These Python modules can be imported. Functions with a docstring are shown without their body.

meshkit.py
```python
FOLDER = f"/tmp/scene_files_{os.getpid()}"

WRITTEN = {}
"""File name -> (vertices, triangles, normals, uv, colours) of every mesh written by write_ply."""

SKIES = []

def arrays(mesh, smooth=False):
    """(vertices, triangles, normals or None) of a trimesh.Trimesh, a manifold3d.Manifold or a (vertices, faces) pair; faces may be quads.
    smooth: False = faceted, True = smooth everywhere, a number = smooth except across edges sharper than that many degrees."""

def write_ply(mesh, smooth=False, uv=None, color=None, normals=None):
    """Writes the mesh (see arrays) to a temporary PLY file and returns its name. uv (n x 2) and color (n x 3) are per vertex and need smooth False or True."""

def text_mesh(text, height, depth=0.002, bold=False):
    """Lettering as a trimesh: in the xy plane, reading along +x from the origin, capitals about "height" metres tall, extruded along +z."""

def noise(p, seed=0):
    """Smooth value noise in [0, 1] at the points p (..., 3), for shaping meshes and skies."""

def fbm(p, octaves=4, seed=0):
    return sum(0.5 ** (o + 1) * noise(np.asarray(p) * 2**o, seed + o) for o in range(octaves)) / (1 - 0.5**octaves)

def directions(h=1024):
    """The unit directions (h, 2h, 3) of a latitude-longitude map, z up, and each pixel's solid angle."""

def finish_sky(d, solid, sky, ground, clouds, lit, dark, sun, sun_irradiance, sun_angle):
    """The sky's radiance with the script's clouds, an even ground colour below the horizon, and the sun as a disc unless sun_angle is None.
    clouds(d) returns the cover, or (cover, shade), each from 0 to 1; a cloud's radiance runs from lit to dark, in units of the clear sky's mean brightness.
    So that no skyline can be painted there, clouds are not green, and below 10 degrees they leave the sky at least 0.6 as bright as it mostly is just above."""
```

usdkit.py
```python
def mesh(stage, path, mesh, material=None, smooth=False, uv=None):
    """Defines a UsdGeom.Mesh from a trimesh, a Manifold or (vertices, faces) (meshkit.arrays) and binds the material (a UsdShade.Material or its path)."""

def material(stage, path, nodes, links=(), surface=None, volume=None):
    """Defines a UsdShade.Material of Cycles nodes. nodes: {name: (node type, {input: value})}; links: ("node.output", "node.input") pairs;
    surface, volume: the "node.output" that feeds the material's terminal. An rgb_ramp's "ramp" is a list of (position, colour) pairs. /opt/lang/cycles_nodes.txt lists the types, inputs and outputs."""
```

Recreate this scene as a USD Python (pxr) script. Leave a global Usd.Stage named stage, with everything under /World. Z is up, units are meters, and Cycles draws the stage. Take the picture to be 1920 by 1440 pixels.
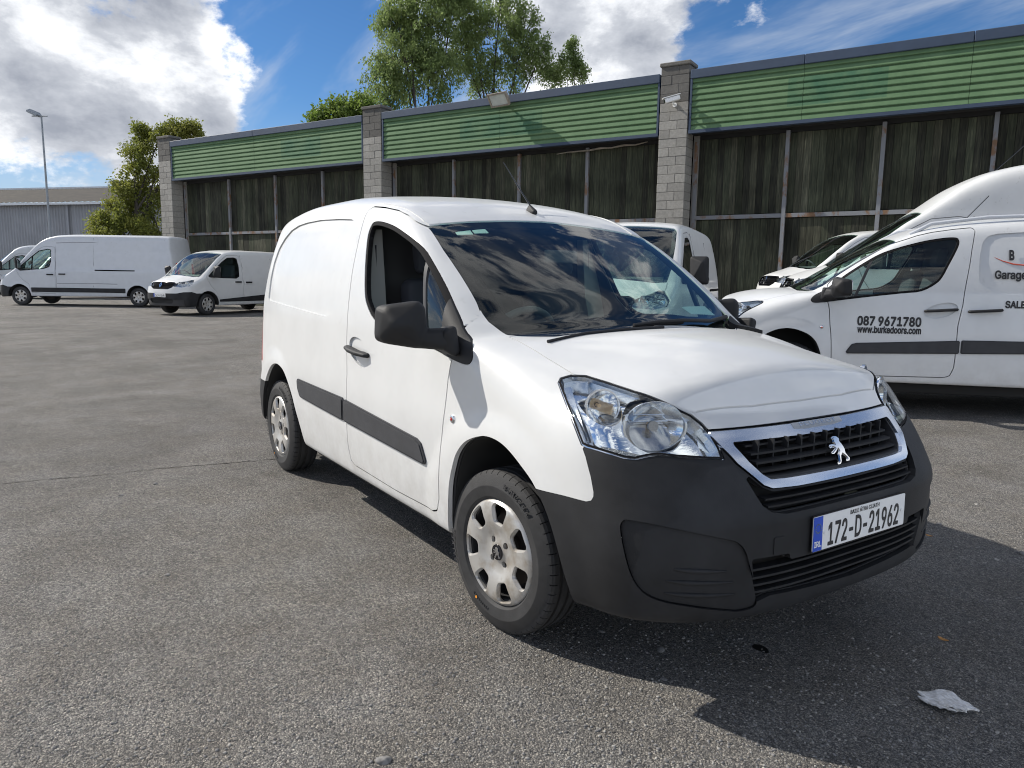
import math, random
import numpy as np, trimesh, usdkit, meshkit
import manifold3d as m3
from manifold3d import Manifold, CrossSection, Mesh as MMesh
from shapely.geometry import Polygon, LineString
from shapely import affinity
from scipy.interpolate import PchipInterpolator as PC, CubicSpline as CS
from pxr import Usd, UsdGeom, UsdLux, UsdShade, Gf, Sdf, Vt

stage = Usd.Stage.CreateInMemory()
UsdGeom.SetStageUpAxis(stage, 'Z'); UsdGeom.SetStageMetersPerUnit(stage, 1.0)
UsdGeom.Xform.Define(stage, '/World'); UsdGeom.Scope.Define(stage, '/World/Looks')
rng = np.random.default_rng(7); random.seed(7)

# ------------------------------------------------------------------ camera
CAM = np.array([2.2295, -2.2463, 1.3294]); YAW, PITCH, ROLL, FPX = 2.5531, -.1436, .0139, 1387.8
cy, sy, cp, sp = math.cos(YAW), math.sin(YAW), math.cos(PITCH), math.sin(PITCH)
fwd = np.array([cy*cp, sy*cp, sp]); rgt0 = np.array([sy, -cy, 0]); up0 = np.cross(rgt0, fwd)
rgt = rgt0*math.cos(ROLL) + up0*math.sin(ROLL); upv = up0*math.cos(ROLL) - rgt0*math.sin(ROLL)
cam = UsdGeom.Camera.Define(stage, '/World/camera')
cam.CreateHorizontalApertureAttr(36.0); cam.CreateVerticalApertureAttr(27.0); cam.CreateFocalLengthAttr(36.0*FPX/1920)
cam.CreateClippingRangeAttr(Gf.Vec2f(0.05, 5000)); cam.CreateExposureAttr(EXPOSURE := 0.32)
cam.AddTransformOp().Set(Gf.Matrix4d(*rgt, 0, *upv, 0, *(-fwd), 0, *CAM, 1))

# ------------------------------------------------------------------ sky and sun
SUN = np.array([-1.0, -.75, 1.0]); SUN /= np.linalg.norm(SUN)
SUN_EL, SUN_ROT = math.asin(SUN[2]), math.atan2(SUN[0], SUN[1])
SKY_STRENGTH, SUN_INT = .062, 1.25

def material(name, nodes, links=(), surface=None, volume=None):
    return usdkit.material(stage, '/World/Looks/'+name, nodes, links, surface, volume)

def dir_px(x, y):
    d = fwd+(x-960)/FPX*rgt-(y-720)/FPX*upv; return d/np.linalg.norm(d)
CLOUDS = [((170, 70), 12, 5, .14), ((330, 140), 7, 3, .08), ((40, 300), 9, 4, .04), ((500, 215), 5, 2, .15), ((250, 330), 7, 3, -.05), ((1250, 60), 13, 5, .15), ((1060, 130), 8, 3, .09), ((700, 100), 13, 6, -.20), ((560, 120), 7, 4, -.14), ((1750, 40), 18, 8, -.22), ((1950, 250), 14, 8, -.14)]
def sky_material():
    """clear sky with heaps of cumulus and thin streaks, all as functions of the direction"""
    def mth(op, **k): return ('math', {'math_type': op, **k})
    n = {'tc': ('texture_coordinate', {}), 'sep': ('separate_xyz', {}),
         'sky': ('sky_texture', {'sky_type': 'single_scattering', 'sun_disc': False, 'sun_elevation': SUN_EL, 'sun_rotation': SUN_ROT, 'altitude': 60.0, 'air_density': .9, 'aerosol_density': .25, 'ozone_density': 3.0}),
         'zc': mth('maximum', value2=0.0), 'za': mth('add', value2=.16), 'dx': mth('divide'), 'dy': mth('divide'), 'pl': ('combine_xyz', {'z': 0.0}),
         'm3d': ('mapping', {'scale': (1, 1, 1.7)}),
         'cu': ('noise_texture', {'scale': 6.4, 'detail': 10.0, 'roughness': .58, 'lacunarity': 2.15, 'distortion': .15}),
         'big': ('noise_texture', {'scale': 2.1, 'detail': 2.0, 'roughness': .5}),
         'bm': ('map_range', {'from_min': .3, 'from_max': .7, 'to_min': -.07, 'to_max': .15}),
         'sum': mth('add'), 'cov': ('map_range', {'from_min': .515, 'from_max': .625, 'to_min': 0.0, 'to_max': 1.0, 'range_type': 'smoothstep'}),
         'thick': ('map_range', {'from_min': .57, 'from_max': .92, 'to_min': 0.0, 'to_max': .60}), 'off': ('vector_math', {'math_type': 'add', 'vector2': tuple(SUN*.085)}), 'off2': ('mapping', {'scale': (1, 1, 1.7)}), 'cu2': ('noise_texture', {'scale': 6.4, 'detail': 7.0, 'roughness': .58, 'lacunarity': 2.15, 'distortion': .15}),
         'dif': mth('subtract'), 'lit': ('map_range', {'from_min': -.13, 'from_max': .13, 'to_min': -.16, 'to_max': .40}), 'shade': mth('add', use_clamp=True),
         'ms': ('mapping', {'scale': (.6, 1.9, 1), 'rotation': (0, 0, -.5), 'location': (1.1, .3, 0)}),
         'ci': ('noise_texture', {'scale': 1.3, 'detail': 7.0, 'roughness': .58, 'distortion': .5}),
         'cc': ('map_range', {'from_min': .44, 'from_max': .76, 'to_min': 0.0, 'to_max': .62, 'range_type': 'smoothstep'}),
         'col': ('rgb_ramp', {'ramp': [(0, (16., 16.2, 16.5)), (.16, (13.8, 14.1, 14.6)), (.42, (8.2, 8.6, 9.4)), (.75, (5., 5.4, 6.3)), (1, (4.0, 4.4, 5.3))]}),
         'white': ('color', {'value': (9.6, 10.2, 11.)}), 'hz': ('map_range', {'from_min': .0, 'from_max': .22, 'to_min': .85, 'to_max': .0, 'range_type': 'smoothstep'}), 'hcol': ('color', {'value': (6.8, 7.9, 9.4)}), 'm0': ('mix_color', {}),
         'blue': ('mix_color', {'blend_type': 'multiply', 'fac': 1.0, 'use_clamp': False, 'b': (1.04, 1.24, 1.42)}),
         'sat': ('hsv', {'saturation': 1.18, 'value': 1.0}),
         'm1': ('mix_color', {}), 'm2': ('mix_color', {}), 'bg': ('background_shader', {'strength': SKY_STRENGTH})}
    l = [('tc.generated', 'sep.vector'), ('tc.generated', 'sky.vector'), ('sep.z', 'zc.value1'), ('zc.value', 'za.value1'), ('sep.x', 'dx.value1'), ('za.value', 'dx.value2'),
         ('sep.y', 'dy.value1'), ('za.value', 'dy.value2'), ('dx.value', 'pl.x'), ('dy.value', 'pl.y'), ('tc.generated', 'm3d.vector'), ('m3d.vector', 'cu.vector'), ('m3d.vector', 'big.vector'),
         ('pl.vector', 'ms.vector'), ('ms.vector', 'ci.vector'), ('big.fac', 'bm.value'), ('cu.fac', 'sum.value1'),
         ('ci.fac', 'cc.value'), ('tc.generated', 'off.vector1'), ('off.vector', 'off2.vector'), ('off2.vector', 'cu2.vector'), ('cu2.fac', 'dif.value1'), ('cu.fac', 'dif.value2'), ('dif.value', 'lit.value'), ('lit.result', 'shade.value1'), ('thick.result', 'shade.value2'), ('shade.value', 'col.fac'), ('sep.z', 'hz.value'),
         ('sky.color', 'sat.color'), ('sat.color', 'blue.a'), ('blue.result', 'm0.a'), ('hcol.color', 'm0.b'), ('hz.result', 'm0.fac'), ('m0.result', 'm1.a'), ('white.color', 'm1.b'), ('cc.result', 'm1.fac'), ('m1.result', 'm2.a'), ('col.color', 'm2.b'), ('cov.result', 'm2.fac'), ('m2.result', 'bg.color')]
    last = 'bm.result'
    for k, (px, ro, ri, amt) in enumerate(CLOUDS):
        d = dir_px(*px)
        n['bd%d' % k] = ('vector_math', {'math_type': 'dot_product', 'vector2': tuple(d)}); n['br%d' % k] = ('map_range', {'from_min': math.cos(math.radians(ro)), 'from_max': math.cos(math.radians(ri)), 'to_min': 0.0, 'to_max': amt, 'range_type': 'smoothstep'}); n['ba%d' % k] = mth('add')
        l += [('tc.generated', 'bd%d.vector1' % k), ('bd%d.value' % k, 'br%d.value' % k), ('br%d.result' % k, 'ba%d.value1' % k), (last, 'ba%d.value2' % k)]; last = 'ba%d.value' % k
    l += [(last, 'sum.value2'), ('sum.value', 'cov.value'), ('sum.value', 'thick.value')]
    return material('sky', n, l, surface='bg.background')

dome = UsdLux.DomeLight.Define(stage, '/World/sky'); dome.CreateIntensityAttr(1.0)
UsdShade.MaterialBindingAPI.Apply(dome.GetPrim()).Bind(sky_material())
dome.GetPrim().SetCustomDataByKey('kind', 'structure')
sun = UsdLux.DistantLight.Define(stage, '/World/sun')
sun.CreateNormalizeAttr(True); sun.CreateIntensityAttr(SUN_INT); sun.CreateAngleAttr(.53); sun.CreateColorAttr(Gf.Vec3f(1.0, .945, .86))
zx = SUN; xx = np.cross([0, 0, 1.], zx); xx /= np.linalg.norm(xx); yx = np.cross(zx, xx)
sun.AddTransformOp().Set(Gf.Matrix4d(*xx, 0, *yx, 0, *zx, 0, 0, 0, 30, 1))

# ------------------------------------------------------------------ scene helpers
_names = {}
def path_for(parent, name):
    base = '/World' if parent is None else str(parent.GetPath())
    k = base+'/'+name; c = _names.get(k, 0); _names[k] = c+1
    return k if c == 0 else '%s_%03d' % (k, c)
def tag(p, label=None, cat=None, group=None, kind=None):
    for k, v in (('label', label), ('category', cat), ('group', group), ('kind', kind)):
        if v: p.SetCustomDataByKey(k, v)
    return p
def thing(name, label, cat, loc=(0, 0, 0), rz=0., group=None, parent=None):
    x = UsdGeom.Xform.Define(stage, path_for(parent, name))
    x.AddTranslateOp().Set(Gf.Vec3d(*map(float, loc)))
    if rz: x.AddRotateZOp().Set(math.degrees(rz))
    return tag(x.GetPrim(), label, cat, group)
def group_part(name, parent, mat4=None):
    x = UsdGeom.Xform.Define(stage, path_for(parent, name))
    if mat4 is not None: x.AddTransformOp().Set(Gf.Matrix4d(*np.asarray(mat4, float).T.ravel()))
    return x.GetPrim()
def raw(path, v, f, n, mat):
    m = UsdGeom.Mesh.Define(stage, path)
    m.CreatePointsAttr(Vt.Vec3fArray.FromNumpy(np.ascontiguousarray(v, np.float32)))
    m.CreateFaceVertexCountsAttr(Vt.IntArray.FromNumpy(np.full(len(f), 3, np.int32)))
    m.CreateFaceVertexIndicesAttr(Vt.IntArray.FromNumpy(np.ascontiguousarray(f, np.int32).ravel()))
    m.CreateSubdivisionSchemeAttr('none')
    if n is not None:
        m.CreateNormalsAttr(Vt.Vec3fArray.FromNumpy(np.ascontiguousarray(n, np.float32))); m.SetNormalsInterpolation('vertex')
    UsdShade.MaterialBindingAPI.Apply(m.GetPrim()).Bind(mat)
    return m.GetPrim()
def part(name, mesh, mat, parent=None, smooth=35, label=None, cat=None, group=None, kind=None):
    v, f, n = meshkit.arrays(mesh, smooth)
    if len(f) == 0: return None
    return tag(raw(path_for(parent, name), v, f, n, mat), label, cat, group, kind)
def instance(src, name, label, cat, loc, rz, group=None):
    r = thing(name, label, cat, loc, rz, group)
    r.GetReferences().AddInternalReference(src.GetPath()); r.SetInstanceable(True)
    return r

# mesh makers
T = trimesh.transformations
def cat(ms): return trimesh.util.concatenate(ms)
def box(lo, hi):
    lo, hi = np.minimum(lo, hi), np.maximum(lo, hi)
    m = trimesh.creation.box(extents=np.array(hi)-lo); m.apply_translation((np.array(lo)+hi)/2); return m
def rbox(sx, sy, sz, r, seg=12):
    s = Manifold.sphere(r, seg); return Manifold.batch_hull([s.translate([a*(sx/2-r), b*(sy/2-r), c*(sz/2-r)]) for a in (-1, 1) for b in (-1, 1) for c in (-1, 1)])
def cyl(p, q, r, seg=16, r2=None):
    p, q = np.asarray(p, float), np.asarray(q, float); h = np.linalg.norm(q-p)
    m = Manifold.cylinder(h, r, r if r2 is None else r2, seg)
    z = (q-p)/h; x = np.cross([0, 1, 0] if abs(z[1]) < .9 else [1, 0, 0], z); x /= np.linalg.norm(x); y = np.cross(z, x)
    return m.transform(np.column_stack([x, y, z, p]))
def tube(pts, radii, seg=8):
    """a bent tube with closed ends"""
    p = np.asarray(pts, float); r = np.broadcast_to(radii, (len(p),)); t = np.gradient(p, axis=0); t /= np.linalg.norm(t, axis=1, keepdims=True)+1e-12
    a0 = np.array([0, 0, 1.]) if abs(t[0][2]) < .9 else np.array([1., 0, 0]); A = []
    for k in range(len(p)):
        a0 = a0 - t[k]*(a0@t[k]); a0 /= np.linalg.norm(a0); A.append(a0.copy())
    A = np.array(A); Bv = np.cross(t, A); an = np.arange(seg)*2*np.pi/seg
    v = (p[:, None]+r[:, None, None]*(np.cos(an)[None, :, None]*A[:, None]+np.sin(an)[None, :, None]*Bv[:, None])).reshape(-1, 3)
    i, j = np.meshgrid(np.arange(len(p)-1), np.arange(seg), indexing='ij')
    q = np.stack([i*seg+j, i*seg+(j+1) % seg, (i+1)*seg+(j+1) % seg, (i+1)*seg+j], -1).reshape(-1, 4)
    f = np.vstack([q[:, [0, 1, 2]], q[:, [0, 2, 3]]])
    n = len(v); v = np.vstack([v, p[:1], p[-1:]]); e = (len(p)-1)*seg
    c0 = [[n, (k+1) % seg, k] for k in range(seg)]; c1 = [[n+1, e+k, e+(k+1) % seg] for k in range(seg)]
    return trimesh.Trimesh(v, np.vstack([f, c0, c1]), process=False)
def man2tri(m):
    k = m.to_mesh(); return trimesh.Trimesh(np.array(k.vert_properties[:, :3]), np.array(k.tri_verts), process=False)
def tri2man(t): return Manifold(MMesh(np.asarray(t.vertices, np.float32), np.asarray(t.faces, np.uint32)))
def cs(poly):
    if isinstance(poly, CrossSection): return poly
    geoms = getattr(poly, 'geoms', None)
    if geoms is None: geoms = [poly] if hasattr(poly, 'exterior') else [Polygon(poly).buffer(0)]
    out = []
    for g in geoms:
        out.append(np.array(g.exterior.coords)[:-1]); out += [np.array(i.coords)[:-1] for i in g.interiors]
    return CrossSection(out, m3.FillRule.EvenOdd)
def rounded(pts, r):
    p = pts if hasattr(pts, 'buffer') else Polygon(pts).buffer(0)
    return p.buffer(r, quad_segs=6).buffer(-2*r, quad_segs=6).buffer(r, quad_segs=6)
def spline(pts, n=6):
    """closed polygon through the points (Catmull-Rom)"""
    p = np.asarray(pts, float); out = []
    for k in range(len(p)):
        a, b, c, d = p[k-1], p[k], p[(k+1) % len(p)], p[(k+2) % len(p)]
        for t in np.arange(n)/n:
            out.append(.5*(2*b+(c-a)*t+(2*a-5*b+4*c-d)*t*t+(3*b-a-3*c+d)*t**3))
    return np.array(out)
def extr(poly, h): return cs(poly).extrude(h)
def side_prism(poly, y0, y1):
    """polygon in (x, z) extruded from y0 to y1"""
    a, b = min(y0, y1), max(y0, y1); m = extr(poly, b-a)
    return m.transform(np.array([[1, 0, 0, 0], [0, 0, -1, b], [0, 1, 0, 0]], float))
def front_prism(poly, x0, x1):
    """polygon in (y, z) extruded from x0 to x1"""
    return extr(poly, x1-x0).transform(np.array([[0, 0, 1, x0], [1, 0, 0, 0], [0, 1, 0, 0]], float))
def top_prism(poly, z0, z1): return extr(poly, z1-z0).translate([0, 0, z0])
def frame_for(n, up=(0, 0, 1)):
    n = np.asarray(n, float)/np.linalg.norm(n); u = np.cross(up, n); u /= np.linalg.norm(u); return u, np.cross(n, u), n
def oblique_prism(P3, n, d0, d1, r=.004, smooth=False, off=0.):
    u, v, n = frame_for(n); P3 = np.asarray(P3, float); q = np.stack([P3@u, P3@v], 1)
    pg = rounded(spline(q, 4) if smooth else q, r).buffer(off); c = (P3@n).mean()
    return extr(pg, d1-d0).transform(np.column_stack([u, v, n, n*(c+d0)]))
def mirY(m): return m.mirror([0, 1, 0]) if isinstance(m, Manifold) else None
def text(s, h, width=None, bold=True, depth=.002, heavy=0):
    """lettering lying in (x, y), left bottom at the origin; width squeezes or stretches it"""
    if heavy:
        from PIL import Image, ImageDraw, ImageFont
        import glob, shapely
        ft = ImageFont.truetype(glob.glob('/opt/blender-*/*/datafiles/fonts/Inter.woff2')[0], 96); x0, y0, x1, y1 = ft.getbbox(s, anchor='ls', stroke_width=heavy)
        im = Image.new('L', (x1-x0+8, y1-y0+8)); ImageDraw.Draw(im).text((4-x0, 4-y0), s, 255, ft, anchor='ls', stroke_width=heavy)
        on = np.pad(np.asarray(im) > 127, ((0, 0), (1, 1))).astype(np.int8); d = np.diff(on, axis=1); r0, st = np.nonzero(d == 1); en = np.nonzero(d == -1)[1]
        g = shapely.union_all(shapely.box(st, -r0-1, en, -r0)).buffer(.6).buffer(-.6).simplify(.7); k = h/(70.+heavy*2); g = affinity.affine_transform(g, [k, 0, 0, k, -4*k, (4-y0+heavy)*k])
        t = cat([trimesh.creation.extrude_polygon(q, depth, engine='earcut') for q in getattr(g, 'geoms', [g])])
    else: t = meshkit.text_mesh(s, h, depth, bold)
    t.apply_translation([-t.bounds[0][0], 0, 0])
    if width: t.apply_scale([width/t.bounds[1][0], 1, 1])
    return t
def place(m, o, u, v, n):
    M = np.eye(4); M[:3, 0], M[:3, 1], M[:3, 2], M[:3, 3] = u, v, n, o
    m = m.copy(); m.apply_transform(M); return m
# ------------------------------------------------------------------ materials
def plain(name, col, rough=.5, metal=0., coat=0., var=0., vscale=8., bump=0., bscale=60., spec=None, stretch=None, col2=None, detail=5., rp=(.3, .7)):
    n = {'p': ('principled_bsdf', {'base_color': col, 'roughness': rough, 'metallic': metal, 'coat_weight': coat, 'coat_roughness': .04})}
    l = []
    if spec is not None: n['p'][1]['specular_ior_level'] = spec
    if var or bump or col2: n['g'] = ('geometry', {})
    src = 'g.position'
    if stretch: n['mp'] = ('mapping', {'scale': stretch}); l.append(('g.position', 'mp.vector')); src = 'mp.vector'
    if var or col2:
        lo = col2 if col2 else tuple(c*(1-var) for c in col); hi = col if col2 else tuple(min(c*(1+var), .95) for c in col)
        n['t'] = ('noise_texture', {'scale': vscale, 'detail': detail, 'roughness': .6}); n['r'] = ('rgb_ramp', {'ramp': [(rp[0], lo), (rp[1], hi)]})
        l += [(src, 't.vector'), ('t.fac', 'r.fac'), ('r.color', 'p.base_color')]
    if bump:
        n['tb'] = ('noise_texture', {'scale': bscale, 'detail': 4.0}); n['b'] = ('bump', {'strength': bump, 'distance': .01})
        l += [(src, 'tb.vector'), ('tb.fac', 'b.height'), ('b.normal', 'p.normal')]
    return material(name, n, l, surface='p.BSDF')
def glassy(name, tint, refl=1.5, rough=0.):
    # only the outer face of a pane mirrors: at the inner one the index is 1
    n = {'ge': ('geometry', {}), 'io': ('math', {'math_type': 'multiply_add', 'value2': 1.0-refl, 'value3': refl}), 'f': ('fresnel', {}), 't': ('transparent_bsdf', {'color': tint}), 'g': ('glossy_bsdf', {'roughness': rough, 'color': (1, 1, 1)}), 'm': ('mix_closure', {})}
    return material(name, n, [('ge.backfacing', 'io.value1'), ('io.value', 'f.IOR'), ('f.fac', 'm.fac'), ('t.BSDF', 'm.closure1'), ('g.BSDF', 'm.closure2')], surface='m.closure')
def paint(name, col):
    """body paint under clear coat: faint unevenness, road film and specks low on the panels"""
    n = {'g': ('geometry', {}), 't': ('noise_texture', {'scale': 5.0, 'detail': 6.0, 'roughness': .65}), 'r': ('rgb_ramp', {'ramp': [(.25, tuple(c*.93 for c in col)), (.6, col)]}),
         't2': ('noise_texture', {'scale': 240.0, 'detail': 2.0}), 'r2': ('map_range', {'from_min': .3, 'from_max': .7, 'to_min': .06, 'to_max': .13}),
         'tb': ('noise_texture', {'scale': 3.2, 'detail': 1.0}), 'b': ('bump', {'strength': .006, 'distance': .1}),
         'sep': ('separate_xyz', {}), 'lo': ('map_range', {'from_min': .26, 'from_max': .72, 'to_min': .40, 'to_max': .02}), 'td': ('noise_texture', {'scale': 11.0, 'detail': 9.0, 'roughness': .72}), 'rd': ('map_range', {'from_min': .40, 'from_max': .74, 'to_min': 0.0, 'to_max': 1.0}),
         'k': ('math', {'math_type': 'multiply'}), 'dirt': ('color', {'value': (.21, .185, .15)}), 'm': ('mix_color', {}),
         'p': ('principled_bsdf', {'roughness': .42, 'coat_weight': .5, 'coat_roughness': .1, 'specular_ior_level': .35})}
    return material(name, n, [('g.position', 't.vector'), ('t.fac', 'r.fac'), ('g.position', 'sep.vector'), ('sep.z', 'lo.value'), ('g.position', 'td.vector'), ('td.fac', 'rd.value'), ('lo.result', 'k.value1'), ('rd.result', 'k.value2'), ('k.value', 'm.fac'), ('r.color', 'm.a'), ('dirt.color', 'm.b'), ('m.result', 'p.base_color'),
                              ('g.position', 't2.vector'), ('t2.fac', 'r2.value'), ('r2.result', 'p.coat_roughness'), ('g.position', 'tb.vector'), ('tb.fac', 'b.height'), ('b.normal', 'p.coat_normal')], surface='p.BSDF')
M = {}
M['white'] = paint('white_paint', (.56, .565, .56))
M['white2'] = paint('off_white_paint', (.55, .56, .565))
M['silver'] = paint('pale_silver_paint', (.47, .49, .52))
M['black'] = plain('black_plastic', (.0125, .013, .0145), .6, var=.5, vscale=4.5, bump=.16, bscale=700, spec=.3, detail=7.)
M['trim'] = plain('grey_black_trim', (.036, .037, .041), .62, var=.15, vscale=10, bump=.12, bscale=900, spec=.3)
M['rubber'] = plain('seal_rubber', (.010, .010, .011), .85, spec=.12)
M['lining'] = plain('dark_lining', (.035, .035, .037), .85)
M['frit'] = plain('screen_frit', (.006, .006, .007), .95, spec=.02)
M['gloss'] = plain('gloss_black', (.006, .006, .008), .06)
M['cabin'] = plain('cabin_plastic', (.055, .056, .06), .65, bump=.1, bscale=700)
M['pale'] = plain('pale_cabin_trim', (.30, .30, .29), .7)
M['seat'] = plain('seat_cloth', (.03, .032, .04), .9, bump=.3, bscale=900)
M['under'] = plain('underbody', (.015, .015, .015), .9)
M['chrome'] = plain('chrome', (.72, .73, .75), .07, 1.)
M['satin'] = plain('satin_chrome', (.74, .76, .79), .2, 1.)
M['reflector'] = plain('lamp_reflector', (.90, .91, .92), .07, .95, bump=.035, bscale=38, stretch=(1, 1, 3.5))
M['lamp_dark'] = plain('lamp_housing', (.40, .41, .43), .12, .85)
M['lampglass'] = glassy('lamp_lens', (.97, .98, .98), 1.45)
M['glass'] = glassy('tinted_glass', (.86, .94, .91), 1.5)
M['screen'] = glassy('windscreen_glass', (.84, .92, .89), 1.43)
M['darkglass'] = glassy('dark_glass', (.30, .36, .36), 1.55)
M['orange'] = plain('amber', (.75, .28, .03), .2)
M['bulb'] = plain('bulb_glass', (.62, .42, .22), .2)
M['red'] = plain('red_lens', (.45, .01, .01), .12, coat=.6)
M['clear_grey'] = plain('indicator_lens', (.20, .21, .225), .18, .4, bump=.8, bscale=220)
M['plate'] = plain('plate_white', (.72, .73, .73), .35, coat=.3)
M['plateblue'] = plain('plate_blue', (.01, .06, .42), .4)
M['ink'] = plain('ink_black', (.012, .012, .014), .5)
M['inkgold'] = plain('plate_stars', (.16, .2, .12), .5)
M['inkred'] = plain('ink_red', (.55, .09, .05), .5)
M['tyre'] = plain('tyre', (.018, .018, .019), .75, var=.35, vscale=18, bump=.15, bscale=300)
M['tyretext'] = plain('tyre_lettering', (.032, .032, .034), .6)
M['hub'] = plain('wheel_cover', (.45, .44, .42), .36, .5, vscale=13, bump=.03, bscale=90, col2=(.33, .30, .26), rp=(.33, .5))
M['hub2'] = plain('wheel_cover_plain', (.33, .34, .35), .4, .5)
M['steel'] = plain('brake_steel', (.06, .05, .045), .6, .4)
M['sticker'] = plain('pale_sticker', (.50, .62, .58), .5)
M['paper'] = plain('paper', (.62, .63, .63), .8, var=.2, vscale=30)
M['camwhite'] = plain('white_casing', (.72, .73, .73), .4)

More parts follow.
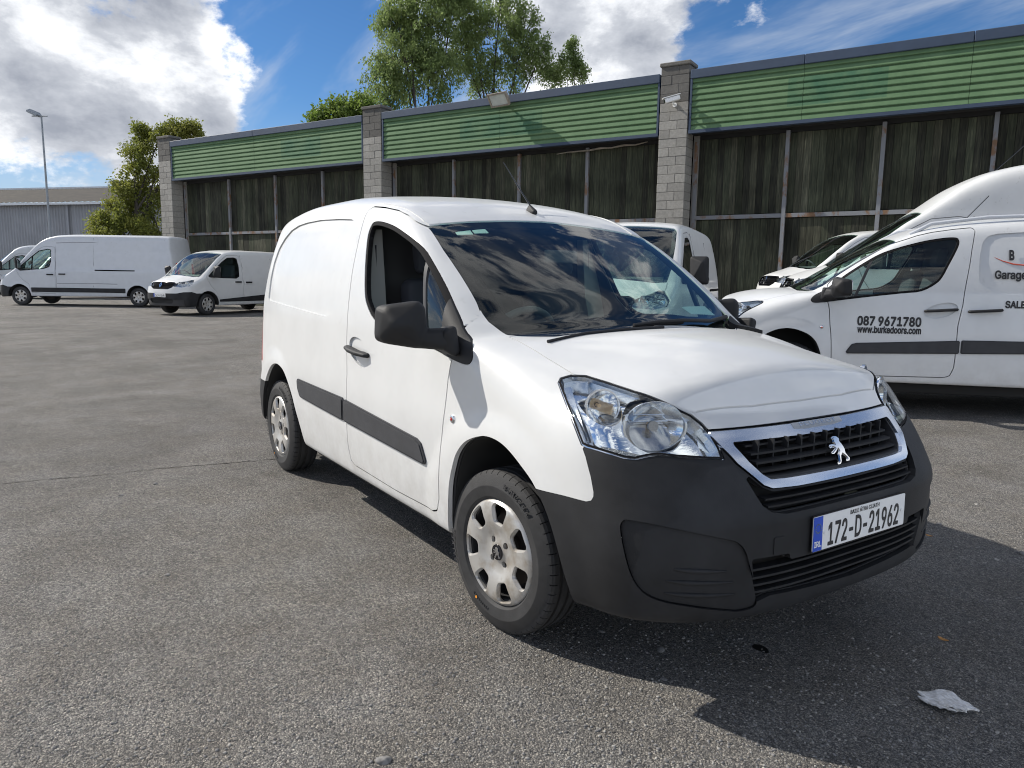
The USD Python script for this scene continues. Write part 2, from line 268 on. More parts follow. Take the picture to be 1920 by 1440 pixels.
def asphalt():
    def mth(op, **k): return ('math', {'math_type': op, **k})
    n = {'g': ('geometry', {}), 'wn': ('noise_texture', {'scale': 75.0, 'detail': 3.0}), 'ws': ('vector_math', {'math_type': 'multiply_add', 'vector2': (.011, .011, .011), 'vector3': (0, 0, 0)}), 'wa': ('vector_math', {'math_type': 'add'}),
         'v': ('voronoi_texture', {'scale': 138.0, 'feature': 'f1'}), 'v2': ('voronoi_texture', {'scale': 290.0, 'feature': 'f1'}), 've': ('voronoi_texture', {'scale': 138.0, 'feature': 'distance_to_edge'}),
         'sc': ('separate_color', {}), 'sc2': ('separate_color', {}),
         'ramp': ('rgb_ramp', {'ramp': [(0, (.05, .05, .054)), (.25, (.12, .118, .115)), (.5, (.22, .212, .20)), (.75, (.33, .315, .285)), (1, (.48, .45, .40))]}),
         'ramp2': ('rgb_ramp', {'ramp': [(0, (.045, .045, .05)), (.5, (.19, .182, .172)), (1, (.44, .42, .38))]}),
         'edge': ('map_range', {'from_min': .0, 'from_max': .13, 'to_min': 0.0, 'to_max': 1.0}),
         'm0': ('mix_color', {'fac': .48}), 'tar': ('color', {'value': (.040, .039, .038)}), 'm1': ('mix_color', {}),
         'big': ('noise_texture', {'scale': .35, 'detail': 5.0, 'roughness': .62}), 'mid': ('noise_texture', {'scale': 2.6, 'detail': 7.0, 'roughness': .68}),
         'br': ('map_range', {'from_min': .3, 'from_max': .7, 'to_min': 1.0, 'to_max': 1.36}), 'mr': ('map_range', {'from_min': .3, 'from_max': .7, 'to_min': .84, 'to_max': 1.16}),
         'sn': ('noise_texture', {'scale': .8, 'detail': 7.0, 'roughness': .66, 'distortion': .6}), 'sr': ('map_range', {'from_min': .54, 'from_max': .72, 'to_min': 1.0, 'to_max': .80}), 'tm': ('mapping', {'scale': (.22, 2.6, 1), 'rotation': (0, 0, .62)}), 'tn': ('noise_texture', {'scale': 1.5, 'detail': 5.0, 'roughness': .6}), 'tr': ('map_range', {'from_min': .36, 'from_max': .66, 'to_min': 1.04, 'to_max': .93}), 'ms': mth('multiply'), 'mt': mth('multiply'), 'mm': mth('multiply'), 'tint': ('rgb_ramp', {'ramp': [(.35, (1.03, .99, .94)), (.65, (1.0, 1.0, 1.0))]}), 'mul': ('mix_color', {'blend_type': 'multiply', 'fac': 1.0, 'use_clamp': False}), 'mul2': ('mix_color', {'blend_type': 'multiply', 'fac': 1.0, 'use_clamp': False}),
         'cx': ('combine_xyz', {}), 'inv': mth('subtract', value1=1.0), 'h2': mth('multiply', value2=.5), 'h': mth('add'), 'nb': ('noise_texture', {'scale': 130.0, 'detail': 5.0, 'roughness': .7}), 'hn': mth('multiply', value2=1.3), 'h3': mth('add'), 'hr': mth('multiply', value2=.55), 'h4': mth('add'),
         'b': ('bump', {'strength': 1.0, 'distance': .013}), 'p': ('principled_bsdf', {'roughness': .8, 'specular_ior_level': .35})}
    l = [('g.position', 'wn.vector'), ('wn.color', 'ws.vector1'), ('g.position', 'wa.vector1'), ('ws.vector', 'wa.vector2')]+[('wa.vector', q+'.vector') for q in ('v', 'v2', 've')]+[('g.position', q+'.vector') for q in ('big', 'mid', 'nb')]
    l += [('v.color', 'sc.color'), ('v2.color', 'sc2.color'), ('sc.r', 'ramp.fac'), ('sc2.g', 'ramp2.fac'), ('ramp.color', 'm0.a'), ('ramp2.color', 'm0.b'), ('ve.distance', 'edge.value'), ('edge.result', 'm1.fac'), ('tar.color', 'm1.a'), ('m0.result', 'm1.b'),
         ('big.fac', 'br.value'), ('mid.fac', 'mr.value'), ('br.result', 'mm.value1'), ('mr.result', 'mm.value2'), ('g.position', 'sn.vector'), ('sn.fac', 'sr.value'), ('g.position', 'tm.vector'), ('tm.vector', 'tn.vector'), ('tn.fac', 'tr.value'), ('mm.value', 'ms.value1'), ('sr.result', 'ms.value2'), ('ms.value', 'mt.value1'), ('tr.result', 'mt.value2'), ('mt.value', 'cx.x'), ('mt.value', 'cx.y'), ('mt.value', 'cx.z'),
         ('m1.result', 'mul.a'), ('cx.vector', 'mul.b'), ('mid.fac', 'tint.fac'), ('mul.result', 'mul2.a'), ('tint.color', 'mul2.b'), ('mul2.result', 'p.base_color'),
         ('v.distance', 'inv.value2'), ('v2.distance', 'h2.value1'), ('inv.value', 'h.value1'), ('h2.value', 'h.value2'), ('nb.fac', 'hn.value1'), ('h.value', 'h3.value1'), ('hn.value', 'h3.value2'), ('sc.g', 'hr.value1'), ('h3.value', 'h4.value1'), ('hr.value', 'h4.value2'), ('h4.value', 'b.height'), ('b.normal', 'p.normal')]
    return material('asphalt', n, l, surface='p.BSDF')
M['asphalt'] = asphalt()
# ------------------------------------------------------------------ van bodies: an implicit shell, cut into its panels
def smax(a, b, k):
    h = np.maximum(k-np.abs(a-b), 0)/k
    return np.maximum(a, b)+h*h*h*k/6
def sst(x, a, b):
    t = np.clip((x-a)/(b-a), 0, 1); return t*t*(3-2*t)
class Body:
    """van body as a signed field, x forward from the front axle, z up; negative inside"""
    def __init__(s, top, width, tumble, nose, rear, zbot, arch, ws, kblend, crown, nn):
        f = lambda a: PC(*zip(*sorted(a)))
        s.T, s.W, s.G, s.N, s.R, s.zb, s.kb, s.cr, s.nn = f(top), CS(*zip(*sorted(width))), f(tumble), f(nose), f(rear), f(zbot), f(kblend), f(crown), f(nn)
        s.dT = s.T.derivative(); s.arch, s.ws = arch, ws
    def F(s, P):
        P = np.asarray(P, float); x, y, z = P[..., 0], np.abs(P[..., 1]), P[..., 2]
        wx = s.W(np.clip(x, -9, 1.5)); gz = s.G(np.clip(z, 0, 4)); S = wx+gz
        for ax, R, h in s.arch:
            r = np.hypot(x-ax, z-.33); S = S+h*(1-sst(r, R+.03, R+.17))*(1-sst(z, .80, .98))
        q = (y/s.ws[2])**2; x0, x1, yr, sh = s.ws
        w = sst(x, x1-.1, x0+.02)*(1-sst(x, x0+.25, x0+.75)); xs = x+sh*q*w
        sl = s.dT(xs); top = (z-(s.T(xs)-s.cr(x)*q))/np.sqrt(1+np.minimum(sl*sl, 9))
        f = smax(y-S, top, s.kb(x))
        n = s.nn(np.clip(z, 0, 3)); xo = .30; b = np.maximum(s.W(xo)+gz+.005, .3); a = np.maximum(s.N(np.clip(z, 0, 4))-xo, .05)
        r = ((np.maximum(x-xo, 0)/a)**n+(y/b)**n+1e-12)**(1/n); ns = (r-1)*np.minimum(a, b)
        f = smax(f, np.where(x > xo, ns, np.maximum(ns, -.5)), .075)
        f = smax(f, s.R(np.clip(z, 0, 4))-x+.06*(y/.9)**2, .16)
        return smax(f, s.zb(x)-z, .05)
    def grad(s, P, e=2e-3):
        return np.stack([(s.F(P+d)-s.F(P-d))/(2*e) for d in np.eye(3)*e], -1)
    def normal(s, P):
        g = s.grad(P); return g/np.maximum(np.linalg.norm(g, axis=-1, keepdims=True), 1e-9)
    def snap(s, P, k=4):
        for _ in range(k):
            g = s.grad(P); P = P-s.F(P)[:, None]*g/np.maximum((g*g).sum(1), .05)[:, None]
        return P
    def on(s, P, n, reach=.6):
        """the point of the surface met from P moving along -n (from outside)"""
        P = np.atleast_2d(np.asarray(P, float)); n = np.asarray(n, float)/np.linalg.norm(n); ts = np.linspace(reach, -reach, 240)
        f = s.F(P[:, None]+ts[None, :, None]*n); i = np.argmax(f < 0, 1); hi, lo = ts[np.maximum(i-1, 0)], ts[i]
        for _ in range(22):
            m = (hi+lo)/2; g = s.F(P+m[:, None]*n) < 0; lo = np.where(g, m, lo); hi = np.where(g, hi, m)
        return P+lo[:, None]*n
def surface_nets(F, gx, gy, gz):
    X, Y, Z = np.meshgrid(gx, gy, gz, indexing='ij'); f = F(np.stack([X, Y, Z], -1))
    sg = f < 0; nx, ny, nz = f.shape; acc = np.zeros((nx-1, ny-1, nz-1, 3)); cnt = np.zeros((nx-1, ny-1, nz-1)); G = (gx, gy, gz); quads = []
    idx = None; edges = []
    for ax in range(3):
        a = [slice(None)]*3; b = [slice(None)]*3; a[ax] = slice(0, -1); b[ax] = slice(1, None)
        fa, fb = f[tuple(a)], f[tuple(b)]; ch = (fa < 0) != (fb < 0); I = np.argwhere(ch)
        t = fa[ch]/(fa[ch]-fb[ch]); P = np.stack([G[k][I[:, k]] for k in range(3)], 1).astype(float); P[:, ax] += t*(G[ax][I[:, ax]+1]-G[ax][I[:, ax]])
        o1, o2 = [k for k in range(3) if k != ax]; cells = []
        for d1, d2 in ((-1, -1), (0, -1), (0, 0), (-1, 0)):
            c = I.copy(); c[:, o1] += d1; c[:, o2] += d2; np.add.at(acc, tuple(c.T), P); np.add.at(cnt, tuple(c.T), 1); cells.append(c)
        inward = fa[ch] < 0
        edges.append((cells, inward if ax != 1 else ~inward))
    on = cnt > 0; idx = np.full(cnt.shape, -1); idx[on] = np.arange(on.sum()); V = acc[on]/cnt[on][:, None]
    for cells, inward in edges:
        q = np.stack([idx[tuple(c.T)] for c in cells], 1); quads.append(np.where(inward[:, None], q, q[:, ::-1]))
    Q = np.vstack(quads); return V, np.vstack([Q[:, [0, 1, 2]], Q[:, [0, 2, 3]]])
class Shell:
    def __init__(s, body, gx, gy, gz, t=.02):
        s.b = body; V, f = surface_nets(body.F, gx, gy, gz)
        V = body.snap(V); s.N = body.normal(V); s.V, s.f = V, f
        s.outer = s.off(0); s.skin = s.outer-s.off(-t); s._p = {}
    def off(s, d): return Manifold(MMesh((s.V+s.N*d).astype(np.float32), s.f.astype(np.uint32)))
    def layer(s, d0, d1):
        if (d0, d1) not in s._p: s._p[d0, d1] = s.off(d1)-s.off(d0)
        return s._p[d0, d1]
    def emit(s, name, m, mat, parent, level=0., move=None, **kw):
        """a piece of the shell as a mesh: smooth normals of the body on its outer side, plain edges elsewhere"""
        if m is None or m.is_empty(): print('EMPTY', name); return None
        t = man2tri(m); v, f = t.vertices, t.faces; P = v-0
        fn = t.face_normals; c = v[f].mean(1); g = s.b.normal(c)
        out = (np.abs(s.b.F(c)-level) < .006) & ((fn*g).sum(1) > .55)
        fo, fr = f[out], f[~out]; uo, io = np.unique(fo, return_inverse=True); vo = v[uo]
        no = s.b.normal(vo) if len(vo) else np.zeros((0, 3))
        vr, frr, nr = meshkit.arrays(trimesh.Trimesh(v, fr, process=False), 30) if len(fr) else (np.zeros((0, 3)), np.zeros((0, 3), int), np.zeros((0, 3)))
        V = np.vstack([vo, vr]); Fc = np.vstack([io.reshape(-1, 3), frr+len(vo)]); N = np.vstack([no, nr])
        if move is not None: V = V+(no_move(s.b, V)*move if np.isscalar(move) else np.asarray(move))
        return tag(raw(path_for(parent, name), V, Fc, N, mat), kw.get('label'), None, None, kw.get('kind'))
def no_move(b, V): return b.normal(V)
def both(prism): return prism+prism.mirror([0, 1, 0])
def grid(*spans):
    """grid lines: (from, to, step) runs joined"""
    g = [np.linspace(a, b, max(int(round((b-a)/s)), 1), endpoint=False) for a, b, s in spans]; return np.concatenate(g+[[spans[-1][1]]])

# ------------------------------------------------------------------ wheels
def tyre_mesh(R=.309, rim=.2, w=.195, seg=96, tread=True):
    h = w/2; pr = [(rim, -h*.80), (rim+.012, -h*.93), (rim+.05, -h*1.0), (R-.055, -h*.995), (R-.026, -h*.90), (R-.008, -h*.80), (R-.002, -h*.70)]
    c = []
    for g in (-.42, 0., .42):
        c += [(R, h*(g-.085)), (R-.008, h*(g-.075)), (R-.008, h*(g+.075)), (R, h*(g+.085))]
    pr = pr+c+[(r, -y) for r, y in pr[::-1]]+[(rim-.02, h*.7), (rim-.02, -h*.7)]
    m = CrossSection([pr[::-1]], m3.FillRule.NonZero).revolve(seg)
    if m.is_empty(): m = CrossSection([pr], m3.FillRule.NonZero).revolve(seg)
    if tread:
        cut = []
        for k in range(52):
            a = 360/52*k
            for s in (-1, 1):
                b = Manifold.cube([.03, .0035, h*.36], True).translate([R, 0, s*h*.74]).rotate([0, 0, a+(2.2 if s > 0 else 0)]); cut.append(b)
        m = m-Manifold.compose(cut)
    return m            # axis along z
def cover_mesh(Rc=.203, holes=7, lugs=True):
    """dished wheel trim with rounded-trapezoid windows; outside towards +z"""
    pr = [(0, .004), (.032, .004), (.040, .001), (.062, -.003), (.085, .004), (.105, .013), (.14, .018), (.170, .017), (.188, .013), (.197, .007), (Rc, -.004), (Rc-.004, -.014), (.17, .004), (.10, .000), (.06, -.014), (0, -.010)]
    m = CrossSection([pr], m3.FillRule.NonZero).revolve(140); pockets, wins = [], []
    for k in range(holes):
        a = 360/holes*k+12
        wp = rounded([(.118, -.020), (.118, .020), (.182, .040), (.182, -.040)], .012); big = wp.buffer(.011)
        wins.append(extr(wp.buffer(.002), .1).translate([0, 0, -.05]).rotate([0, 0, a]))
        o = extr(wp.buffer(.003), .004).translate([0, 0, .006]); p = extr(big, .004).translate([0, 0, .022])
        pockets.append((o+p).hull().rotate([0, 0, a]))
    m = m-Manifold.batch_boolean(pockets, m3.OpType.Add)-Manifold.batch_boolean(wins, m3.OpType.Add)
    if lugs: m = m-Manifold.batch_boolean([Manifold.cylinder(.04, .0125, .0135, 20).translate([.052*math.cos(math.radians(90*k+20)), .052*math.sin(math.radians(90*k+20)), -.02]) for k in range(4)], m3.OpType.Add)
    return m
def cat_emblem(h):
    """standing heraldic beast as a flat outline, about h tall"""
    p = [(.42, 1.0), (.58, .985), (.66, .93), (.70, .86), (.66, .80), (.73, .70), (.80, .58), (.83, .47), (.80, .36), (.88, .24), (.97, .15), (.93, .06), (.74, .05), (.73, .11), (.80, .15), (.70, .25), (.60, .33), (.50, .27), (.46, .17), (.44, .08), (.36, .0), (.20, .0), (.20, .06), (.30, .10), (.33, .22), (.36, .36), (.46, .46), (.44, .53),
         (.30, .44), (.16, .38), (.05, .40), (.04, .46), (.16, .50), (.30, .57), (.18, .62), (.06, .60), (.0, .66), (.04, .72), (.20, .73), (.34, .71), (.28, .79), (.30, .87), (.27, .93), (.34, .97)]
    return Polygon([(x*h-.45*h, y*h-.5*h) for x, y in p]).buffer(0)
def wheel_geo():
    g = {'tyre': tyre_mesh(), 'cover': cover_mesh(), 'disc': Manifold.cylinder(.012, .135, .135, 40).translate([0, 0, -.045])+Manifold.cylinder(.07, .07, .06, 24).translate([0, 0, -.09]),
         'barrel': (CrossSection([[(.196, -.09), (.20, -.09), (.20, .05), (.196, .05)]], m3.FillRule.NonZero).revolve(48)+Manifold.cylinder(.004, .198, .198, 48).translate([0, 0, -.085])),
         'cap': Manifold.cylinder(.006, .031, .029, 40).translate([0, 0, .003])}
    return g
WG = wheel_geo()
def curved_text(s, h, r, a0, step, z):
    out = []
    for k, ch in enumerate(s):
        if ch == ' ': continue
        t = meshkit.text_mesh(ch, h, .0022, True); t.apply_translation([-(t.bounds[0][0]+t.bounds[1][0])/2, 0, 0])
        t.apply_translation([0, r, z]); t.apply_transform(T.rotation_matrix(a0-k*step, [0, 0, 1])); out.append(t)
    return cat(out)
def wheel(parent, c, side, steer=0., spin=0., cover=True, detail=True, name='wheel', scale=1.):
    """side -1: right hand side (outside towards -y)"""
    A = T.rotation_matrix(steer, [0, 0, 1])@T.rotation_matrix(side*-math.pi/2, [1, 0, 0])@T.rotation_matrix(spin, [0, 0, 1])
    A[:3, :3] *= scale; A[:3, 3] = c
    w = group_part(name, parent, A)
    part('tyre', WG['tyre'], M['tyre'], w, 25)
    part('rim', WG['barrel'].translate([0, 0, .03]), M['steel'], w); part('brake_disc', WG['disc'].translate([0, 0, .045]), M['steel'], w)
    hc = part('wheel_cover', WG['cover'].translate([0, 0, .078]), M['hub'], w, 28)
    if detail:
        part('centre_cap', WG['cap'].translate([0, 0, .078]), M['gloss'], w)
        part('cap_emblem', extr(affinity.rotate(cat_emblem(.042), math.degrees(-spin), origin=(0, 0)), .002).translate([0, 0, .0872]), M['chrome'], w)
        tx = [curved_text('SINCERA', .019, .262, math.radians(-12)-spin, .088, .0965), curved_text('FALKEN', .020, .262, math.radians(112)-spin, .082, .0965), curved_text('195/65R15', .010, .232, math.radians(170)-spin, .05, .0955)]
        for t_ in tx: part('sidewall_lettering', t_, M['tyretext'], w)
        a = math.radians(-118)-spin
        part('paint_dot', man2tri(Manifold.cylinder(.002, .0055, .0055, 14).translate([.24*math.cos(a), .24*math.sin(a), .0965])), M['orange'], w)
    return w
# ------------------------------------------------------------------ the small panel van of the foreground
PARTNER = Body(
 top=[(.95, .7084), (.86, .8392), (.78, .936), (.7, .983), (.6, 1.024), (.4, 1.084), (.2, 1.1135), (.06, 1.1239), (0., 1.125), (-.1, 1.1652), (-.3, 1.2848), (-.6, 1.4577), (-.82, 1.5785), (-.95, 1.6424), (-1.1, 1.6998), (-1.3, 1.7456), (-1.6, 1.7792), (-2., 1.8039), (-2.5, 1.8061), (-3., 1.7737), (-3.3, 1.7186), (-3.6, 1.6211)],
 width=[(1., .8371), (.6, .8681), (.3, .8869), (0, .8952), (-.4, .902), (-1.2, .9066), (-2., .9005), (-2.6, .8846), (-3., .857), (-3.3, .8161), (-3.6, .7618)],
 tumble=[(0, -.0842), (.22, -.0616), (.3, -.037), (.4, -.0229), (.55, -.0148), (.72, -.0148), (.88, -.0222), (1., -.0288), (1.1, -.036), (1.3, -.0671), (1.5, -.1151), (1.65, -.1577), (1.8, -.2155), (4, -1.3927)],
 nose=[(0, .849), (.2, .8762), (.28, .891), (.36, .9105), (.48, .9144), (.55, .9144), (.6, .9137), (.68, .8817), (.77, .82), (.85, .7367), (.95, .6439), (1.1, .5713), (2, .1345)],
 rear=[(0, -3.2796), (.5, -3.2719), (.9, -3.2601), (1.3, -3.2606), (1.6, -3.2521), (1.9, -3.2484)],
 zbot=[(-4, .2893), (-3.2, .2927), (-2.2, .2888), (0, .2898), (.5, .2979), (.8, .3075), (1.2, .3131)],
 arch=[(.03, .37, .036), (-2.70, .37, .030)], ws=(.02, -.95, .657, .165),
 kblend=[(1.2, .051), (.7, .1006), (.4, .16), (.1, .1587), (-.3, .0968), (-.7, .0944), (-1., .1499), (-1.4, .2025), (-4, .2128)],
 crown=[(1.2, .0467), (.7, .0433), (.3, .0607), (0, .0398), (-.4, .0068), (-.9, .0129), (-1.3, .0275), (-4, .0316)],
 nn=[(0, 3.03), (.25, 3.03), (.5, 3.17), (.78, 2.9), (1.1, 2.9), (3, 2.9)])
PS = Shell(PARTNER, grid((-3.45, -1.6, .034), (-1.6, -.35, .022), (-.35, 1.02, .0135)), grid((-1.0, 1.0, .021)), grid((.2, 1.1, .0165), (1.1, 1.88, .021)))
sym = lambda half: half+[(-a, b) for a, b in half[::-1]]
DOOR = [(-1.397, .999), (-1.371, .821), (-1.371, .705), (-1.372, .543), (-1.369, .447), (-1.345, .376), (-1.30, .357), (-.809, .347), (-.43, .355), (-.378, .372), (-.352, .432), (-.338, .652), (-.33, .729), (-.318, .808), (-.312, .873), (-.308, .926), (-.297, .98), (-.280, 1.03), (-.270, 1.10), (-.292, 1.165), (-.372, 1.256), (-.45, 1.322), (-.548, 1.392), (-.678, 1.474), (-.80, 1.535), (-.936, 1.583), (-1.019, 1.614), (-1.138, 1.644), (-1.316, 1.671), (-1.455, 1.685), (-1.485, 1.66), (-1.473, 1.604), (-1.453, 1.48), (-1.437, 1.352), (-1.416, 1.208), (-1.405, 1.119)]
WIN = [(-1.06, 1.118), (-1.173, 1.185), (-1.223, 1.245), (-1.269, 1.344), (-1.321, 1.455), (-1.351, 1.531), (-1.35, 1.571), (-1.325, 1.594), (-1.237, 1.592), (-1.084, 1.566), (-.937, 1.527), (-.809, 1.486), (-.711, 1.445), (-.614, 1.386), (-.518, 1.32), (-.424, 1.25), (-.344, 1.183), (-.255, 1.111), (-.181, 1.071), (-.146, 1.031), (-.155, 1.006), (-.191, .998), (-.276, 1.006), (-.374, 1.022), (-.647, 1.062), (-.90, 1.096)]
SAIL = [(-.395, 1.235), (-.344, 1.183), (-.255, 1.111), (-.181, 1.071), (-.146, 1.031), (-.155, 1.006), (-.191, .998), (-.276, 1.006), (-.36, 1.02), (-.372, 1.07)]
PANEL = [(-1.575, 1.605), (-1.651, 1.626), (-1.867, 1.640), (-2.188, 1.652), (-2.448, 1.650), (-2.62, 1.640), (-2.76, 1.616), (-2.888, 1.563), (-2.967, 1.498), (-3.0, 1.407), (-2.994, 1.286), (-2.965, 1.165), (-2.93, 1.150), (-1.73, 1.101), (-1.65, 1.116), (-1.575, 1.152), (-1.51, 1.205), (-1.505, 1.325), (-1.513, 1.44), (-1.535, 1.55)]
MOULD_R = [(-2.171, .706), (-2.159, .644), (-2.117, .60), (-1.405, .577), (-1.405, .697)]
MOULD_F = [(-1.393, .693), (-.556, .646), (-.515, .632), (-.471, .565), (-.48, .546), (-1.393, .577)]
ARCH_F = [(-.36, .1), (-.30, .319), (-.268, .50), (-.235, .60), (-.199, .662), (-.133, .716), (-.031, .754), (.051, .762), (.137, .747), (.230, .704), (.319, .646), (.404, .542), (.461, .403), (.49, .30), (.50, .1)]
ARCH_R = [(-3.08, .1), (-3.06, .30), (-2.98, .48), (-2.89, .60), (-2.817, .665), (-2.73, .72), (-2.638, .748), (-2.54, .747), (-2.43, .71), (-2.30, .60), (-2.21, .47), (-2.15, .362), (-2.12, .27), (-2.1, .1)]
LAMP = [(.276, -.763, .986), (.260, -.740, 1.0), (.272, -.702, 1.010), (.314, -.669, 1.011), (.401, -.655, 1.002), (.525, -.645, .988), (.582, -.608, .967), (.619, -.549, .934), (.644, -.512, .913), (.671, -.490, .887), (.703, -.478, .857), (.737, -.479, .822), (.769, -.490, .788), (.747, -.555, .793), (.711, -.636, .801), (.680, -.688, .807), (.668, -.713, .804), (.650, -.748, .795), (.627, -.772, .797), (.583, -.804, .808), (.523, -.833, .819), (.503, -.838, .824), (.464, -.835, .871), (.387, -.812, .931)]
LAMP_N = (.58, -.66, .48)
FOG = [(.667, -.814, .595), (.670, -.809, .623), (.687, -.797, .630), (.748, -.746, .624), (.811, -.666, .606), (.861, -.558, .578), (.873, -.523, .558), (.878, -.504, .531), (.882, -.492, .496), (.885, -.470, .437), (.884, -.452, .361), (.868, -.506, .347), (.853, -.561, .356), (.808, -.664, .377), (.763, -.729, .391), (.728, -.768, .412), (.705, -.791, .450), (.687, -.806, .510)]
FOG_N = (.72, -.69, 0.)
SCREEN = [(-.175, .668), (-.13, .61), (-.06, .52), (-.045, .3), (-.036, 0)]
SCREEN = SCREEN+[(x, -y) for x, y in SCREEN[-2::-1]]+[(-.259, -.700), (-.306, -.703), (-.489, -.692), (-.661, -.686), (-.854, -.663), (-.865, -.6), (-.873, -.38), (-.889, 0), (-.873, .38), (-.865, .6), (-.854, .663), (-.661, .686), (-.489, .692), (-.306, .703), (-.259, .700)]
HOOD = [(.672, 0), (.668, .25), (.645, .50), (.62, .548), (.583, .610), (.525, .648), (.40, .658), (.314, .672), (.27, .692), (.1, .692), (-.172, .671), (-.125, .61), (-.055, .52), (-.040, .3), (-.031, 0)]
HOOD = HOOD+[(x, -y) for x, y in HOOD[-2:0:-1]]
FR_OUT = sym([(0, .697), (.268, .698), (.375, .702), (.405, .714), (.437, .749), (.463, .777), (.472, .80), (.488, .833), (.503, .868), (.216, .866), (0, .863)][0:])[0:]
FR_OUT = [(0, .697), (.268, .698), (.375, .702), (.405, .714), (.437, .749), (.463, .777), (.472, .80), (.488, .833), (.503, .868), (.216, .865), (0, .863), (-.216, .865), (-.503, .868), (-.488, .833), (-.472, .80), (-.463, .777), (-.437, .749), (-.405, .714), (-.375, .702), (-.268, .698)]
FR_IN = [(0, .724), (.30, .7265), (.366, .729), (.39, .744), (.417, .78), (.437, .833), (.283, .831), (.117, .828), (0, .827), (-.117, .828), (-.283, .831), (-.437, .833), (-.417, .78), (-.39, .744), (-.366, .729), (-.30, .7265)]
SLOT = [(0, .690), (.37, .695), (.402, .708), (.436, .742), (.452, .735), (.44, .69), (.428, .66), (.402, .641), (.35, .631), (0, .632)]
SLOT = SLOT+[(-a, b) for a, b in SLOT[-2:0:-1]]
INTAKE = [(0, .487), (.33, .487), (.335, .507), (.485, .511), (.47, .43), (.46, .368), (.40, .383), (0, .366)]
INTAKE = INTAKE+[(-a, b) for a, b in INTAKE[-2:0:-1]]
BUMPER = [(.25, .640), (.319, .6445), (.541, .655), (.560, .662), (.567, .675), (.566, .69), (.551, .733), (.523, .789), (.505, .814), (.55, .84), (.62, .88), (.69, .869), (.72, .8665), (1.3, .8665), (1.3, .05), (.25, .05)]

def lamp_unit(parent, S, side, name='headlight'):
    """lens, bright housing, two bowls, indicator, bulbs"""
    mir = (lambda m: m.mirror([0, 1, 0])) if side > 0 else (lambda m: m)
    pr = oblique_prism(LAMP, LAMP_N, -.5, .4, .006, off=-.005); n = np.array(LAMP_N)/np.linalg.norm(LAMP_N)
    hl = S.emit(name, mir(S.layer(-.004, .0015)^pr), M['lampglass'], parent, .0015)
    pr2 = oblique_prism(LAMP, LAMP_N, -.5, .4, .006, off=-.002)
    B = S.b; sg = lambda m: part_m(m, mir)
    def at(px, depth):      # a point over the lamp given in the lamp frame, pushed in along the normal
        u, v, nn = frame_for(LAMP_N); c = np.mean(np.array(LAMP), 0); P = c+u*px[0]+v*px[1]; return B.on([P], nn, .3)[0]-nn*depth
    house = S.layer(-.075, -.070)^pr2
    rim = (S.layer(-.045, -.004)^pr2)-(S.layer(-.2, .1)^oblique_prism(LAMP, LAMP_N, -.5, .4, .004, off=-.009))
    def bowl(c, ax, R, dpt, th=.004, sx=1.):
        k = np.linspace(.14, 1, 14); prof = [(R*t, -dpt*(1-t*t)) for t in k]; prof2 = [(r+.001, z-th) for r, z in prof[::-1]]
        m = CrossSection([prof+prof2], m3.FillRule.EvenOdd).revolve(48).scale([sx, 1, 1]); u, v, nn = frame_for(ax); return m.transform(np.column_stack([u, v, nn, c]))
    c1, c2 = at((.062, -.008), .034), at((-.105, .045), .036); ax = np.array([.86, -.36, .05]); ax /= np.linalg.norm(ax); SX = 1.3
    def ecyl(c, a, b, R, sx, seg=44): u, v, nn = frame_for(ax); return Manifold.cylinder(b-a, R, R, seg).scale([sx, 1, 1]).transform(np.column_stack([u, v, nn, c+ax*a]))
    cut1 = ecyl(c1, -.1, .2, .078, SX); cut2 = cyl(c2-ax*.1, c2+ax*.2, .054, 32)
    face = ((S.layer(-.042, -.036)^pr2)-cut1-cut2)
    part('housing', mir(face), M['reflector'], hl, 30); part('housing_back', mir(house), M['lamp_dark'], hl); part('lens_rim', mir(rim), M['satin'], hl); part('lens_edge', mir((S.layer(-.003, .002)^pr)-(S.layer(-.2, .1)^oblique_prism(LAMP, LAMP_N, -.5, .4, .004, off=-.011))), M['rubber'], hl)
    part('reflector_bowl', mir(bowl(c1, ax, .078, .075, sx=SX)), M['reflector'], hl, 60); part('reflector_bowl', mir(bowl(c2, ax, .054, .06)), M['reflector'], hl, 60)
    part('bowl_ring', mir((ecyl(c1, -.004, .008, .081, SX)-ecyl(c1, -.05, .05, .075, SX))^S.off(-.008)), M['satin'], hl, 40)
    for dz in (-.030, -.012, .010, .032): part('reflector_rib', mir((tube_m([c1+np.array([0, 0, dz])-ax*.045+np.array([.03, .08, 0])*k for k in (-1, 1)], .0022))^S.off(-.012)), M['satin'], hl, 40)
    part('bowl_ring', mir(cyl(c2-ax*.004, c2+ax*.008, .057, 40)-cyl(c2-ax*.05, c2+ax*.05, .0525, 40)), M['satin'], hl, 40)
    part('bulb', mir(cyl(c1-ax*.07, c1-ax*.012, .007, 12)), M['bulb'], hl); part('bulb_shield', mir(cyl(c1-ax*.02, c1-ax*.008, .017, 16)), M['lamp_dark'], hl); part('bulb', mir(cyl(c2-ax*.055, c2-ax*.03, .006, 12)), M['bulb'], hl)
    ib = oblique_prism([p for p in LAMP if p[2] < .83 and p[0] < .70]+[(.60, -.79, .838), (.55, -.825, .846)], LAMP_N, -.5, .4, .004, off=-.008)
    part('indicator', mir(S.layer(-.03, -.012)^ib), M['clear_grey'], hl, 30)
    # fine light strip down the outer edge
    st = oblique_prism([(.30, -.765, .985), (.325, -.745, .99), (.52, -.822, .842), (.51, -.834, .835), (.40, -.81, .925)], LAMP_N, -.5, .4, .003, off=-.004)
    part('light_strip', mir(S.layer(-.026, -.016)^st), M['satin'], hl, 30)
    return hl
def part_m(m, f): return f(m)
def tube_m(p, r): return cyl(p[0], p[1], r, 8)

